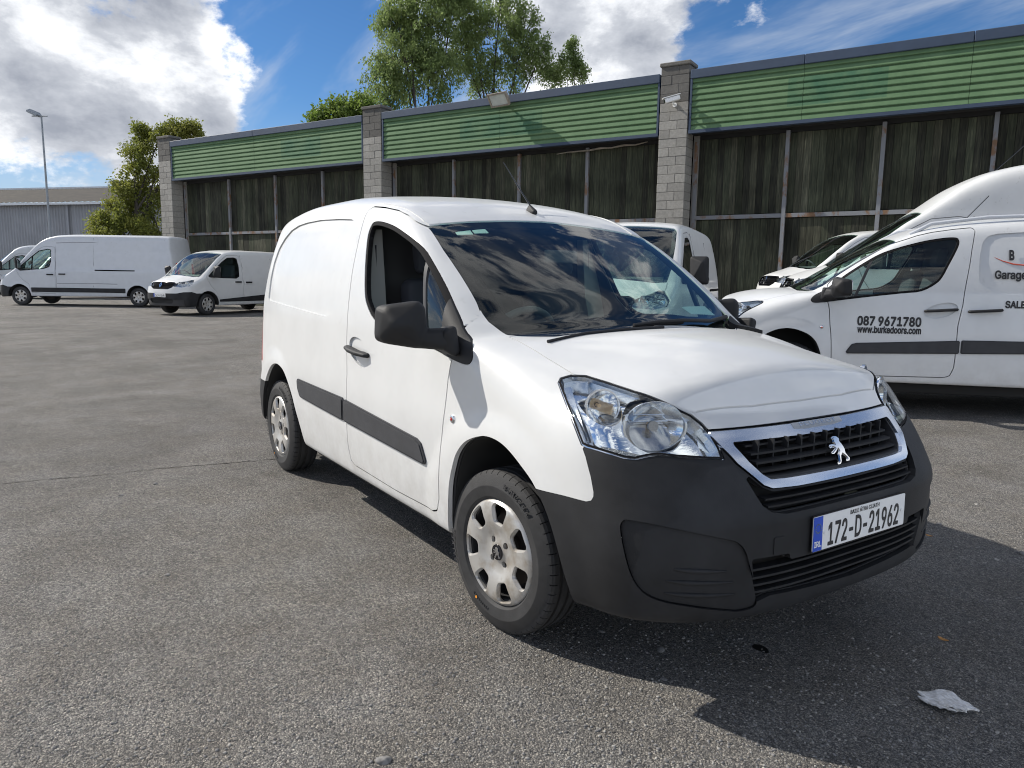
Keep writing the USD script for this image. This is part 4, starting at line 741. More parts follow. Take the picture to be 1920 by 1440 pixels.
def chamfer_box(lo, hi, c):
    """box with its edges taken off, in local axes"""
    lo, hi = np.array(lo, float), np.array(hi, float); P = []
    for ax in range(3):
        i = np.full(3, c); i[ax] = 0.
        P += [np.where(np.array(k), hi-i, lo+i) for k in np.ndindex(2, 2, 2)]
    return Manifold.hull_points(np.array(P))
def pier(s0, s1, top, label):
    t = thing('block_pier', label, 'pillar', group='concrete block piers of the warehouse')
    W, D, ch, o0, o1 = s1-s0, .50, .225, -.42, .10
    part('pier_core', fbox(s0+.012, s1-.012, o0+.012, o1-.012, 0., top-.02), M['mortar'], t)
    n = int(top/ch)
    for k in range(n):
        z0 = k*ch+.004; z1 = z0+ch-.011; dark = k >= n-4; low = z0 < 1.6
        if low and s0 > -1 and False: continue
        cuts = [s0, s0+W*.62, s1] if k % 2 == 0 else [s0, s0+W*.36, s1]
        for a, b in zip(cuts[:-1], cuts[1:]):
            a_, b_ = a+.0055, b-.0055; j = rng.uniform(-.004, .004)
            m = chamfer_box((a_, o0, z0), (b_, o1+j, z1), .006)
            part('block', place(man2tri(m), FO, FD, FN, (0, 0, 1)), M['block_dark'] if (dark and rng.random() < .8) else M['block'], t, 20)
    part('coping', place(man2tri(chamfer_box((s0-.035, o0-.03, n*ch), (s1+.035, o1+.04, n*ch+.10), .02)), FO, FD, FN, (0, 0, 1)), M['block_dark'], t, 20)
    return t
PIERS = [(21.45, 22.25), (10.06, 10.86), (-.32, .44), (-10.3, -9.55)]
pier(*PIERS[0], 6.86, 'grey concrete block pier at the far left end of the warehouse front'); pier(*PIERS[1], 6.86, 'grey concrete block pier between the two left hand boarded bays'); pier(*PIERS[2], 6.86, 'grey concrete block pier with the white security camera on it')
wh = thing('warehouse', 'long flat roofed warehouse with green ribbed fascia above black boarded doors', 'building')
ZT, ZB = 6.60, 5.09
PATCH = [(12.9, 14.9, 5.45, 6.1), (4.0, 6.9, 5.45, 6.1), (-4.9, -2.75, 5.45, 6.12)]
part('roof', fbox(-16, 22.2, -24, -.45, 6.2, 6.45), M['roof'], wh); part('rear_mass', fbox(-16, 22.2, -24, -1.2, 0, 6.2), M['void'], wh); 
part('gable_wall', fbox(21.95, 22.2, -24, -.45, 0, 6.45), M['block'], wh)
def ribbed(s0, s1, mat, nm='fascia_sheet'):
    prof = []; p = .1475; n = 9; z0 = ZB+.03
    for k in range(n): prof += [(.060, z0+k*p), (.066, z0+k*p+.010), (.050, z0+k*p+.096), (.016, z0+k*p+.108), (.014, z0+k*p+.128), (.054, z0+k*p+.142)]
    prof += [(.062, z0+n*p)]
    v = np.array([[s, o, z] for s in (s0, s1) for o, z in prof]); m = len(prof); f = []
    for k in range(m-1): f += [[k, k+1, m+k+1], [k, m+k+1, m+k]]
    return place(trimesh.Trimesh(v, f, process=False), FO, FD, FN, (0, 0, 1))
for b, (p0, p1) in enumerate(((10.86, 21.45), (.44, 10.06), (-9.55, -.32))):
    mt = fascia_mat(PATCH[b]); a, c = p0+.03, p1-.03; cutm = [c-(c-a)*t for t in ((0, .48, 1) if b != 2 else (0, .30, .67, 1))]
    for x1, x0 in zip(cutm[:-1], cutm[1:]): part('fascia_sheet', ribbed(x0+.004, x1-.004, mt), mt, wh, 20)
    part('fascia_backing', fbox(a, c, -.06, .0, ZB, 6.45), M['void'], wh)
    for x1, x0 in zip(cutm[:-1], cutm[1:]): part('top_flashing', place(man2tri(chamfer_box((x0+.004, -.42, 6.38), (x1-.004, .115, ZT), .012)), FO, FD, FN, (0, 0, 1)), M['flash'], wh, 20)
    part('bottom_flashing', fbox(a, c, -.05, .10, ZB-.05, ZB+.03), M['flash'], wh); part('side_flashing', fbox(a, a+.05, -.05, .088, ZB+.03, 6.38), M['flash'], wh); part('side_flashing', fbox(c-.05, c, -.05, .088, ZB+.03, 6.38), M['flash'], wh)
    part('soffit', fbox(a, c, -.62, -.05, ZB-.02, ZB), M['under'], wh)
    part('lintel_beam', fbox(a, c, -.62, -.50, 4.96, ZB-.02), M['under'], wh)
BAYS = [((10.86, 21.45), [21.35, 18.55, 15.85, 13.35, 10.95], 'timber boarded sliding doors of the far left bay behind the small white van'), ((.44, 10.06), [9.97, 7.5, 5.05, 2.77, .55], 'timber boarded sliding doors of the middle bay above the foreground van roof'), ((-9.55, -.32), [-.42, -2.72, -4.86, -7.05, -9.4], 'timber boarded sliding doors of the right bay behind the parked white vans')]
for b, ((p0, p1), posts, lab) in enumerate(BAYS):
    t = thing('boarded_door', lab, 'door', group='boarded doors of the warehouse bays')
    part('door_backing', fbox(p0, p1, -.64, -.56, 0, ZB-.02), M['void'], t)
    part('reveal', fbox(p1-.01, p1+.0-.16, -.62, -.45, 0, ZB-.03), M['block'], t)
    for k, s in enumerate(posts): part('post', fbox(s-.045, s+.045, -.54, -.415, 0, 5.0 if k else 4.9), M['steelpost'], t)
    for k in range(4):
        hi_, lo_ = posts[k]-.045, posts[k+1]+.045; n = max(int(round((hi_-lo_)/.165)), 6); w = (hi_-lo_)/n
        part('rail', fbox(lo_+.002, hi_-.002, -.54, -.43, 2.86+.02*b, 2.96+.02*b), M['steelpost'], t)
        for row, (z0, z1) in enumerate(((2.97+.02*b, 4.955), (.06, 2.85+.02*b))):
            if row == 1 and b < 2: 
                n2 = n//2
            else: n2 = n
            w2 = (hi_-lo_)/n2
            for i in range(n2):
                j = rng.uniform(0, .014); part('board', fbox(lo_+i*w2+.003, lo_+(i+1)*w2-.003, -.558, -.49+j-.01, z0+rng.uniform(0, .01), z1-rng.uniform(0, .012)), WOOD[rng.choice(3, p=[.5, .33, .17])], t, False)
M['lampbody'] = plain('aged_lamp_body', (.22, .19, .15), .6, .2, var=.3, vscale=9)
# torn grey sheet hanging under the middle fascia
pts = [fac(.9+.35*k, -.30+.02*math.sin(k*2.1), 5.0-.05*abs(math.sin(k*1.7))-.01*k) for k in range(9)]
tag(part('loose_sheet', tube(pts, [.012, .02, .03, .02, .03, .025, .02, .015, .01], 6), M['lampbody']), 'torn grey sheeting hanging under the fascia right of the floodlight', 'sheeting')

# floodlight on the fascia edge, security camera on the pier
fl = thing('floodlight', 'weathered rectangular floodlight bracketed to the fascia edge of the middle bay', 'floodlight')
M['frosted'] = plain('frosted_glass', (.42, .44, .40), .15, coat=.4, var=.1, vscale=5)
ax = FN*.80+np.array([0, 0, -.58])+FD*.12; ax /= np.linalg.norm(ax); u, v_, nn = frame_for(ax); c0 = fac(5.2, .42, 6.45)
bodym = Manifold.batch_hull([extr(rounded([(-.36, -.20), (.36, -.20), (.36, .20), (-.36, .20)], .02), .04).translate([0, 0, .08]), extr(rounded([(-.20, -.12), (.20, -.12), (.20, .12), (-.20, .12)], .02), .02).translate([0, 0, -.16])])
put = lambda m: place(man2tri(m) if isinstance(m, Manifold) else m, c0, u, v_, nn)
part('lamp_housing', put(bodym-extr([(-.31, -.16), (.31, -.16), (.31, .16), (-.31, .16)], .1).translate([0, 0, .06])), M['lampbody'], fl, 30); part('lamp_glass', put(extr([(-.309, -.159), (.309, -.159), (.309, .159), (-.309, .159)], .012).translate([0, 0, .085])), M['frosted'], fl)
part('bracket', cat([fbox(5.2-.02, 5.2+.02, .1, .34, 6.33, 6.37), fbox(5.2-.25, 5.2+.25, .30, .34, 6.32, 6.38)]), M['lampbody'], fl, kind=None)
cc = thing('security_camera', 'white bullet security camera fixed to the block pier', 'camera')
o = fac(.03, .10, 5.78); d = FD*.80+FN*.55+np.array([0, 0, -.28]); d /= np.linalg.norm(d); u, v_, nn = frame_for(d)
part('camera_body', place(man2tri(rbox(.13, .12, .40, .03)), o+FN*.22+np.array([0, 0, .10]), u, v_, nn), M['camwhite'], cc, 40); part('sun_shield', place(man2tri(rbox(.16, .02, .46, .008)), o+FN*.22+np.array([0, 0, .175])+d*.03, u, v_, nn), M['camwhite'], cc, 40)
part('camera_lens', cyl(o+FN*.22+np.array([0, 0, .10])+d*.19, o+FN*.22+np.array([0, 0, .10])+d*.215, .04, 18), M['gloss'], cc); part('camera_arm', tube([o, o+FN*.12, o+FN*.20+np.array([0, 0, .06])], .025, 10), M['camwhite'], cc, 40); part('camera_base', cyl(o-FN*.0, o+FN*.03, .055, 18), M['camwhite'], cc, 40)

# ------------------------------------------------------------------ far shed with ribbed wall, and its roof
def from_px(px, D):
    d = fwd+(px[0]-960)/FPX*rgt-(px[1]-720)/FPX*upv; return CAM+d*D
M['shedwall'] = plain('ribbed_grey_wall', (.23, .24, .26), .55, .2, var=.12, vscale=.7); M['fibre'] = plain('fibre_cement_roof', (.068, .058, .045), .9, vscale=1.2, col2=(.036, .032, .027), bump=.4, bscale=9); M['ridge'] = plain('pale_ridge', (.5, .52, .54), .5)
sh = thing('shed', 'low grey ribbed shed with brown fibre cement roof beyond the left hand vans', 'building')
A0, A1 = from_px((-420, 520), 62), from_px((330, 520), 52); A0[2] = A1[2] = 0; L_ = np.linalg.norm(A1-A0); sd = (A1-A0)/L_; sn = np.array([sd[1], -sd[0], 0]); 
if sn@(CAM-A0) < 0: sn = -sn
n_ = int(L_/.26); pv = []
for k in range(n_):
    s = k*L_/n_; w = L_/n_; pv += [(s, 0), (s+w*.2, .045), (s+w*.5, .045), (s+w*.7, 0)]
pv.append((L_, 0)); HS = 6.15
v = np.array([A0+sd*s+sn*o_+np.array([0, 0, z]) for z in (0, HS) for s, o_ in pv]); m_ = len(pv); f = [q for k in range(m_-1) for q in ([k, k+1, m_+k+1], [k, m_+k+1, m_+k])]
part('ribbed_wall', trimesh.Trimesh(v, f, process=False), M['shedwall'], sh, False)
slope, run = math.tan(math.radians(11)), 14.; rv = []; nr = int(L_/.5)
for k in range(nr*2+1):
    s = k*L_/(nr*2); h = .05 if k % 2 else 0.; rv.append((s, h))
v = np.array([A0+sd*s+sn*o_+np.array([0, 0, HS+.05+(.35-o_)*slope+h]) for o_ in (.35, -run/2, -run) for s, h in rv]); m_ = len(rv); f = []
for r_ in range(2): f += [q for k in range(m_-1) for q in ([r_*m_+k, (r_+1)*m_+k+1, r_*m_+k+1], [r_*m_+k, (r_+1)*m_+k, (r_+1)*m_+k+1])]
part('shed_roof', trimesh.Trimesh(v, f, process=False), M['fibre'], sh, 20)
def sbox(s0, s1, o0, o1, z0, z1): return place(trimesh.creation.box(extents=(s1-s0, abs(o1-o0), z1-z0)), A0+sd*(s0+s1)/2+sn*(o0+o1)/2+np.array([0, 0, (z0+z1)/2]), sd, sn, (0, 0, 1))
part('gutter', sbox(0, L_, .3, .48, HS-.12, HS+.03), M['ridge'], sh); part('ridge_capping', sbox(0, L_, -run-.2, -run+.25, HS+.05+(.35+run)*slope, HS+.2+(.35+run)*slope), M['ridge'], sh)
part('roof_vent', sbox(L_*.80, L_*.80+.5, -4.2, -3.7, HS+.8, HS+1.5), M['fibre'], sh); part('downpipe', sbox(L_*.775, L_*.775+.14, .05, .2, 0, HS-.1), M['shedwall'], sh)
# low tan brick edging along the back of the yard
E0, E1 = from_px((100, 560), 40), from_px((330, 560), 36.5); E0[2] = E1[2] = 0; ed = (E1-E0)/np.linalg.norm(E1-E0); en = np.array([ed[1], -ed[0], 0]); M['tan'] = plain('tan_brick', (.36, .25, .17), .9, var=.3, vscale=9)
tag(part('low_wall', place(trimesh.creation.box(extents=(np.linalg.norm(E1-E0)+14, .3, .55)), (E0+E1)/2+np.array([0, 0, .275]), ed, en, (0, 0, 1)), M['tan']), 'low tan brick wall seen under the long white van', 'wall')
# ------------------------------------------------------------------ lamp column
lp = from_px((97, 480), 44); lp[2] = 0.; tp = from_px((66, 226), 44); H = tp[2]
lc = thing('lamp_column', 'tall grey steel lamp column with a flood head behind the long van', 'lamp post', loc=lp)
M['galv'] = plain('galvanised_steel', (.24, .26, .28), .5, .5)
lean = (tp-lp); 
part('column', cyl((0, 0, 0), (0, 0, 1.4), .11, 14)+cyl((0, 0, 1.4), (lean[0]*.0, lean[1]*.0, H), .075, 14, .045), M['galv'], lc, 40)
part('bracket', cyl((0, 0, H-.02), tuple(-rgt*.0+np.array([0, 0, H+.06])), .06, 12)+cyl(tuple(-rgt*.55+np.array([0, 0, H+.03])), tuple(rgt*.35+np.array([0, 0, H+.03])), .035, 10), M['galv'], lc, 40)
hd = Manifold.batch_hull([Manifold.cube([.62, .5, .10], True), Manifold.cube([.4, .34, .2], True).translate([0, 0, .08])]).rotate([0, 24, 0])
part('lamp_head', place(man2tri(hd), -rgt*.42+np.array([0, 0, H+.16]), rgt, np.cross([0, 0, 1], rgt), (0, 0, 1)), M['galv'], lc, 30)
part('lamp_glass', place(man2tri(Manifold.cube([.5, .4, .02], True).translate([0, 0, -.062]).rotate([0, 24, 0])), -rgt*.42+np.array([0, 0, H+.16]), rgt, np.cross([0, 0, 1], rgt), (0, 0, 1)), M['frosted'], lc)

# ------------------------------------------------------------------ trees
def leafmat(name, a, b, tr):
    n = {'oi': ('geometry', {}), 't': ('noise_texture', {'scale': .8, 'detail': 4.0}), 'add': ('math', {'math_type': 'multiply_add', 'value2': .55, 'value3': .0}), 's': ('math', {'math_type': 'add'}), 'r': ('rgb_ramp', {'ramp': [(.2, a), (.8, b)]}), 'm': ('math', {'math_type': 'multiply', 'value2': .5}),
         'd': ('principled_bsdf', {'roughness': .55, 'specular_ior_level': .35}), 'tl': ('translucent_bsdf', {}), 'mx': ('mix_closure', {'fac': tr})}
    return material(name, n, [('oi.position', 't.vector'), ('oi.random_per_island', 'add.value1'), ('t.fac', 'm.value1'), ('add.value', 's.value1'), ('m.value', 's.value2'), ('s.value', 'r.fac'), ('r.color', 'd.base_color'), ('r.color', 'tl.color'), ('d.BSDF', 'mx.closure1'), ('tl.BSDF', 'mx.closure2')], surface='mx.closure')
M['leaf1'] = leafmat('willow_leaves', (.19, .26, .085), (.44, .50, .20), .5); M['leaf2'] = leafmat('autumn_leaves', (.17, .20, .04), (.50, .43, .11), .5); M['leaf3'] = leafmat('laurel_leaves', (.13, .20, .04), (.36, .43, .10), .5)
M['bark'] = plain('bark', (.055, .048, .04), .9, var=.3, vscale=6, bump=.5, bscale=20)
def tree(name, label, loc, H, crown, nleaf, leaf, mat, seed, cat_='tree', trunk=.16, droop=.5, ends=None, dens=1.0, tr_h=None):
    """trunk, forking limbs, twigs, then leaves strung along the twigs; crown = list of ellipsoids (centre, radii) the twigs fill"""
    r = np.random.default_rng(seed); t = thing(name, label, cat_, loc=loc); tr = []; tw = []; base = np.zeros(3); top = np.array([0, 0, H*.62]) if tr_h is None else np.array([0, 0, tr_h])
    spine = [base, top*.35+r.normal(0, .12, 3)*[1, 1, 0], top*.7+r.normal(0, .2, 3)*[1, 1, 0], top]
    tr.append(tube(spine, [trunk, trunk*.8, trunk*.6, trunk*.35], 8))
    for c, rad in crown:
        c, rad = np.array(c, float), np.array(rad, float); vol = rad.prod()**(1/3)
        a = spine[1]+(spine[3]-spine[1])*r.uniform(.2, .9); mid = (a+c)/2+r.normal(0, .25, 3); tr.append(tube([a, mid, c-[0, 0, rad[2]*.2]], [trunk*.38, trunk*.26, trunk*.12], 6))
        for k in range(int(26*vol*dens)):
            d = r.normal(0, 1, 3); d /= np.linalg.norm(d); rr = r.uniform(.35, 1.)**.6; e = c+d*rad*rr*(.82+.36*meshkit.noise(d*2.2+c, seed)); s0 = c+(e-c)*r.uniform(.0, .35)-[0, 0, rad[2]*.15]
            m1 = (s0+e)/2+r.normal(0, .12, 3)*vol*.5+[0, 0, .15*vol]; e2 = e-[0, 0, droop*r.uniform(.3, 1.)]
            if k % 3 == 0: tr.append(tube([s0, m1, e2], [trunk*.10, trunk*.07, trunk*.03], 4))
            tw.append((s0, m1, e, e2))
    tw = np.array(tw); k = r.integers(0, len(tw), nleaf); u = r.uniform(.25, 1, nleaf)[:, None]; A, B_, C, D = (tw[k, i] for i in range(4))
    P = (1-u)**3*A+3*u*(1-u)**2*B_+3*u*u*(1-u)*C+u**3*D+r.normal(0, .085, (nleaf, 3))*(leaf/.09)
    ln = leaf*r.uniform(.6, 1.35, nleaf)[:, None]; ax_ = r.normal(0, 1, (nleaf, 3)); ax_[:, 2] -= droop*1.6; ax_ /= np.linalg.norm(ax_, axis=1, keepdims=True); sd_ = np.cross(ax_, r.normal(0, 1, (nleaf, 3))); sd_ /= np.linalg.norm(sd_, axis=1, keepdims=True); nrm = np.cross(ax_, sd_)
    v = np.stack([P, P+ax_*ln*.5+sd_*ln*.26+nrm*ln*.08, P+ax_*ln, P+ax_*ln*.5-sd_*ln*.26+nrm*ln*.08], 1).reshape(-1, 3); i = np.arange(nleaf)[:, None]*4; f = np.vstack([i+[0, 1, 2], i+[0, 2, 3]])
    part('trunk', cat(tr), M['bark'], t, 60); part('crown', trimesh.Trimesh(v, f, process=False), mat, t, False, kind='stuff'); return t
def toward(px, py, D): return from_px((px, py), D)
def crowns(loc, blobs, D):
    out = []
    for (px, py, rx, ry) in blobs:
        c = from_px((px, py), D); out.append((c-loc, (rx*D/FPX, rx*D/FPX*.9, ry*D/FPX)))
    return out
D1 = 44.; l1 = from_px((790, 500), D1); l1[2] = 0
tree('willow_tree', 'tall pale green weeping tree rising behind the left half of the warehouse roof', l1, 14.5, crowns(l1, [(760, 110, 85, 80), (720, 150, 50, 55), (800, 40, 80, 60), (745, 30, 55, 40), (820, 130, 55, 60), (770, -40, 90, 60), (850, -10, 50, 50)], D1), 34000, .18, M['leaf1'], 11, droop=.9, trunk=.24)
l2 = from_px((930, 500), D1+2); l2[2] = 0
tree('willow_tree', 'tall darker feathery tree behind the middle of the warehouse roof near the floodlight', l2, 14.5, crowns(l2, [(930, 60, 75, 70), (900, 130, 50, 50), (965, 120, 55, 55), (985, 50, 40, 50), (940, -20, 80, 50), (880, 20, 50, 55), (870, 90, 45, 60), (1010, 100, 40, 45)], D1+2), 25000, .17, M['leaf1'], 12, droop=.7, trunk=.22)
l3 = from_px((1060, 500), D1+3); l3[2] = 0
tree('willow_tree', 'small sparse tree top at the right end of the group behind the roof', l3, 11.5, crowns(l3, [(1065, 125, 32, 38), (1035, 140, 28, 28), (1090, 130, 22, 22), (1075, 85, 16, 22)], D1+3), 6500, .15, M['leaf1'], 13, droop=.6, trunk=.14)
l4 = from_px((630, 500), D1-2); l4[2] = 0
tree('laurel_bush', 'low yellow green leafy bush showing over the roof beside the second pier', l4, 9.5, crowns(l4, [(640, 215, 48, 26), (600, 222, 26, 18), (680, 200, 26, 24)], D1-2), 7000, .22, M['leaf3'], 14, droop=.1, trunk=.14)
D5 = 38.; l5 = from_px((262, 500), D5); l5[2] = 0
tree('autumn_tree', 'yellowing leafy tree left of the far pier beyond the long van', l5, 8.3, crowns(l5, [(262, 290, 38, 45), (245, 360, 48, 45), (225, 400, 50, 40), (285, 350, 45, 60), (300, 250, 36, 26), (335, 245, 28, 22), (262, 250, 24, 26), (240, 430, 66, 40), (300, 430, 60, 50), (190, 420, 36, 34), (360, 240, 24, 18)], D5), 26000, .15, M['leaf2'], 15, droop=.35, trunk=.18)

# ------------------------------------------------------------------ litter, stones, chippings
def lump(r, seed, sx=1., sy=1., sz=.7):
    m = trimesh.creation.icosphere(2, 1.); n = meshkit.noise(m.vertices*1.3+seed*7.1, seed); m.vertices *= (.7+.6*n)[:, None]*np.array([sx, sy, sz])*r; return m
def gpx(px, z=0.): d = fwd+(px[0]-960)/FPX*rgt-(px[1]-720)/FPX*upv; return CAM+d*((z-CAM[2])/d[2])
M['stone'] = plain('loose_stone', (.16, .155, .15), .85, var=.35, vscale=60); M['stone_pale'] = plain('pale_chip', (.27, .26, .24), .85, var=.2, vscale=60); M['leafdry'] = plain('dry_leaf', (.42, .20, .05), .7, var=.3, vscale=80); M['flake'] = plain('grey_bark_flake', (.78, .78, .78), .85, vscale=60, col2=(.42, .40, .37), stretch=(1, 3, 1)); M['oil'] = plain('oil_spot', (.012, .012, .012), .35)
lt = gpx((1775, 1328)); r = np.random.default_rng(5); pg = [(-.085, .0), (-.05, .035), (.0, .05), (.035, .030), (.085, .012), (.05, -.012), (.055, -.028), (.0, -.04), (-.04, -.022)]
mm = man2tri(extr(spline(pg, 3), .006).refine_to_length(.008)); mm.vertices[:, 2] += .030*meshkit.fbm(mm.vertices*[34, 34, 34], 4, 4)+.012*np.cos(mm.vertices[:, 0]*18)
sc = thing('bark_flake', 'torn pale grey scrap lying on the shaded asphalt at lower right', 'scrap', loc=lt, rz=.3); part('top_layer', mm, M['flake'], sc, 40); m2 = mm.copy(); m2.vertices = m2.vertices*[.8, .7, .8]+[-.012, -.022, .0]; part('lower_layer', m2, M['flake'], sc, 40)
for px, nm, lab, mt, rr in (((1768, 1201), 'dry_leaf', 'small orange dry leaf on the shaded asphalt above the pale scrap', 'leafdry', .02), ((1742, 1006), 'dry_leaf', 'orange leaf fragment at the edge of the bumper shadow', 'leafdry', .018)):
    l = extr(spline([(-rr, 0), (-rr*.3, rr*.5), (rr, .1*rr), (-rr*.2, -rr*.45)], 4), .002).refine_to_length(.004); tt = man2tri(l); tt.vertices[:, 2] += .004+tt.vertices[:, 0]**2*9; tt.apply_translation(gpx(px)); tag(part(nm, tt, M[mt], None, 40), lab, 'leaf')
STN = [((292, 909), .014, 'stone', 'dark stone on the seam left of the rear wheel'), ((228, 931), .012, 'stone', 'dark flat stone below the seam at left'), ((95, 899), .010, 'stone', 'small dark stone at far left of the seam'), ((314, 1080), .012, 'stone', 'dark pebble in the open asphalt at left'), ((720, 1430), .016, 'stone', 'grey stone at the bottom edge of the picture'), ((1830, 948), .013, 'stone_pale', 'pale stone at right beyond the bumper shadow'), ((1868, 1051), .010, 'stone_pale', 'pale chip in the shadow by the right edge'), ((1760, 985), .014, 'stone', 'grey stone right of the bumper end'), ((1240, 1221), .014, 'stone', 'grey pebble in the shade below the fog lamp cover'), ((1128, 1186), .010, 'stone', 'small pebble in the shade near the front wheel'), ((1918, 1041), .02, 'stone', 'dark stone at the right edge on the shadow line'), ((1655, 1257), .008, 'stone_pale', 'pale chip in the middle of the van shadow'), ((1245, 1276), .010, 'stone', 'pebble close to the lower edge of the van shadow')]
for k, (px, rr, mt, lab) in enumerate(STN):
    m = lump(rr, k+1, 1.3, 1., .8); m.apply_transform(T.rotation_matrix(k*1.1, [0, 0, 1])); m.apply_translation(gpx(px)+[0, 0, rr*.3]); tag(part('stone', m, M[mt], None, True), lab, 'stone', 'loose stones on the asphalt')
oil = gpx((1425, 1218)); om = man2tri(extr(spline([(.026*(.6+.7*meshkit.noise(np.array([a*1.3, 2., 1.])))*math.cos(a)*1.3, .026*(.6+.7*meshkit.noise(np.array([a*1.9, 5., 3.])))*math.sin(a)) for a in np.arange(0, 6.2, .5)], 4), .0015)); om.apply_translation(oil+[0, 0, .003]); tag(part('oil_spot', om, M['oil']), 'black oil drip on the asphalt in front of the bumper', 'oil stain')
# joint between two lays of asphalt, filled with pale grit
jp = np.array([gpx(p) for p in ((-40, 912), (60, 903), (180, 893), (300, 880), (420, 870), (520, 862), (620, 853))]); js = np.linspace(0, len(jp)-1, 160); jc = np.stack([np.interp(js, np.arange(len(jp)), jp[:, k]) for k in range(3)], 1); r = np.random.default_rng(8)
jt = np.gradient(jc, axis=0); jn = np.stack([-jt[:, 1], jt[:, 0], 0*jt[:, 0]], 1); jn /= np.linalg.norm(jn, axis=1, keepdims=True); jw = .002+.011*r.uniform(0, 1, 160)**2; jc = jc+jn*(r.normal(0, .006, 160))[:, None]
jv = np.stack([jc-jn*jw[:, None], jc+jn*jw[:, None]], 1).reshape(-1, 3)+[0, 0, .004]; jf = [q for k in range(159) for q in ([2*k, 2*k+2, 2*k+1], [2*k+1, 2*k+2, 2*k+3])]; M['grit'] = plain('pale_grit', (.26, .23, .185), .95, var=.4, vscale=50)
tag(part('asphalt_joint', trimesh.Trimesh(jv, jf, process=False), M['grit'], None, False), kind='structure')
# loose chippings near the camera, one instancer
pi = UsdGeom.PointInstancer.Define(stage, '/World/gravel'); tag(pi.GetPrim(), 'loose asphalt chippings scattered over the yard', 'gravel', kind='stuff'); protos = []
for k, mt in enumerate(('stone', 'stone_pale', 'stone', 'block')):
    m = lump(1., 30+k, 1.2, 1., .8); q = trimesh.creation.icosphere(1, 1.); q.vertices *= (.65+.7*meshkit.noise(q.vertices*1.5+k*9., k))[:, None]*[1.25, 1., .75]; protos.append(raw('/World/gravel/chipping_%03d' % (k+1), *meshkit.arrays(q, 50), M[mt]).GetPath())
pi.CreatePrototypesRel().SetTargets(protos); r = np.random.default_rng(3); N_ = 26000
uu = r.uniform(0, 1, N_); dist = 1.1+7.*uu**1.6; px = r.uniform(-60, 1980, N_); ph = np.array([fwd[0], fwd[1], 0]); ph /= np.linalg.norm(ph); pr_ = np.array([ph[1], -ph[0], 0])
pos = CAM*[1, 1, 0]+ph*dist[:, None]+pr_*((px-960)/FPX*dist)[:, None]; pos[:, 2] = gz(pos[:, 0], pos[:, 1]); sz = .0022+.0042*r.beta(1.2, 4, N_)
ang = r.uniform(0, 2*np.pi, N_); pos[:, 2] += sz*.25
pi.CreatePositionsAttr(Vt.Vec3fArray.FromNumpy(pos.astype(np.float32))); pi.CreateScalesAttr(Vt.Vec3fArray.FromNumpy(np.repeat(sz[:, None], 3, 1).astype(np.float32))); pi.CreateProtoIndicesAttr(Vt.IntArray.FromNumpy(r.choice(4, N_, p=[.42, .22, .2, .16]).astype(np.int32)))
pi.CreateOrientationsAttr(Vt.QuathArray([Gf.Quath(float(math.cos(a/2)), 0., 0., float(math.sin(a/2))) for a in ang]))
hv = thing('panel_van', 'white small panel van in the foreground with open driver window and black bumper', 'van')
partner_van(hv, PS, True)
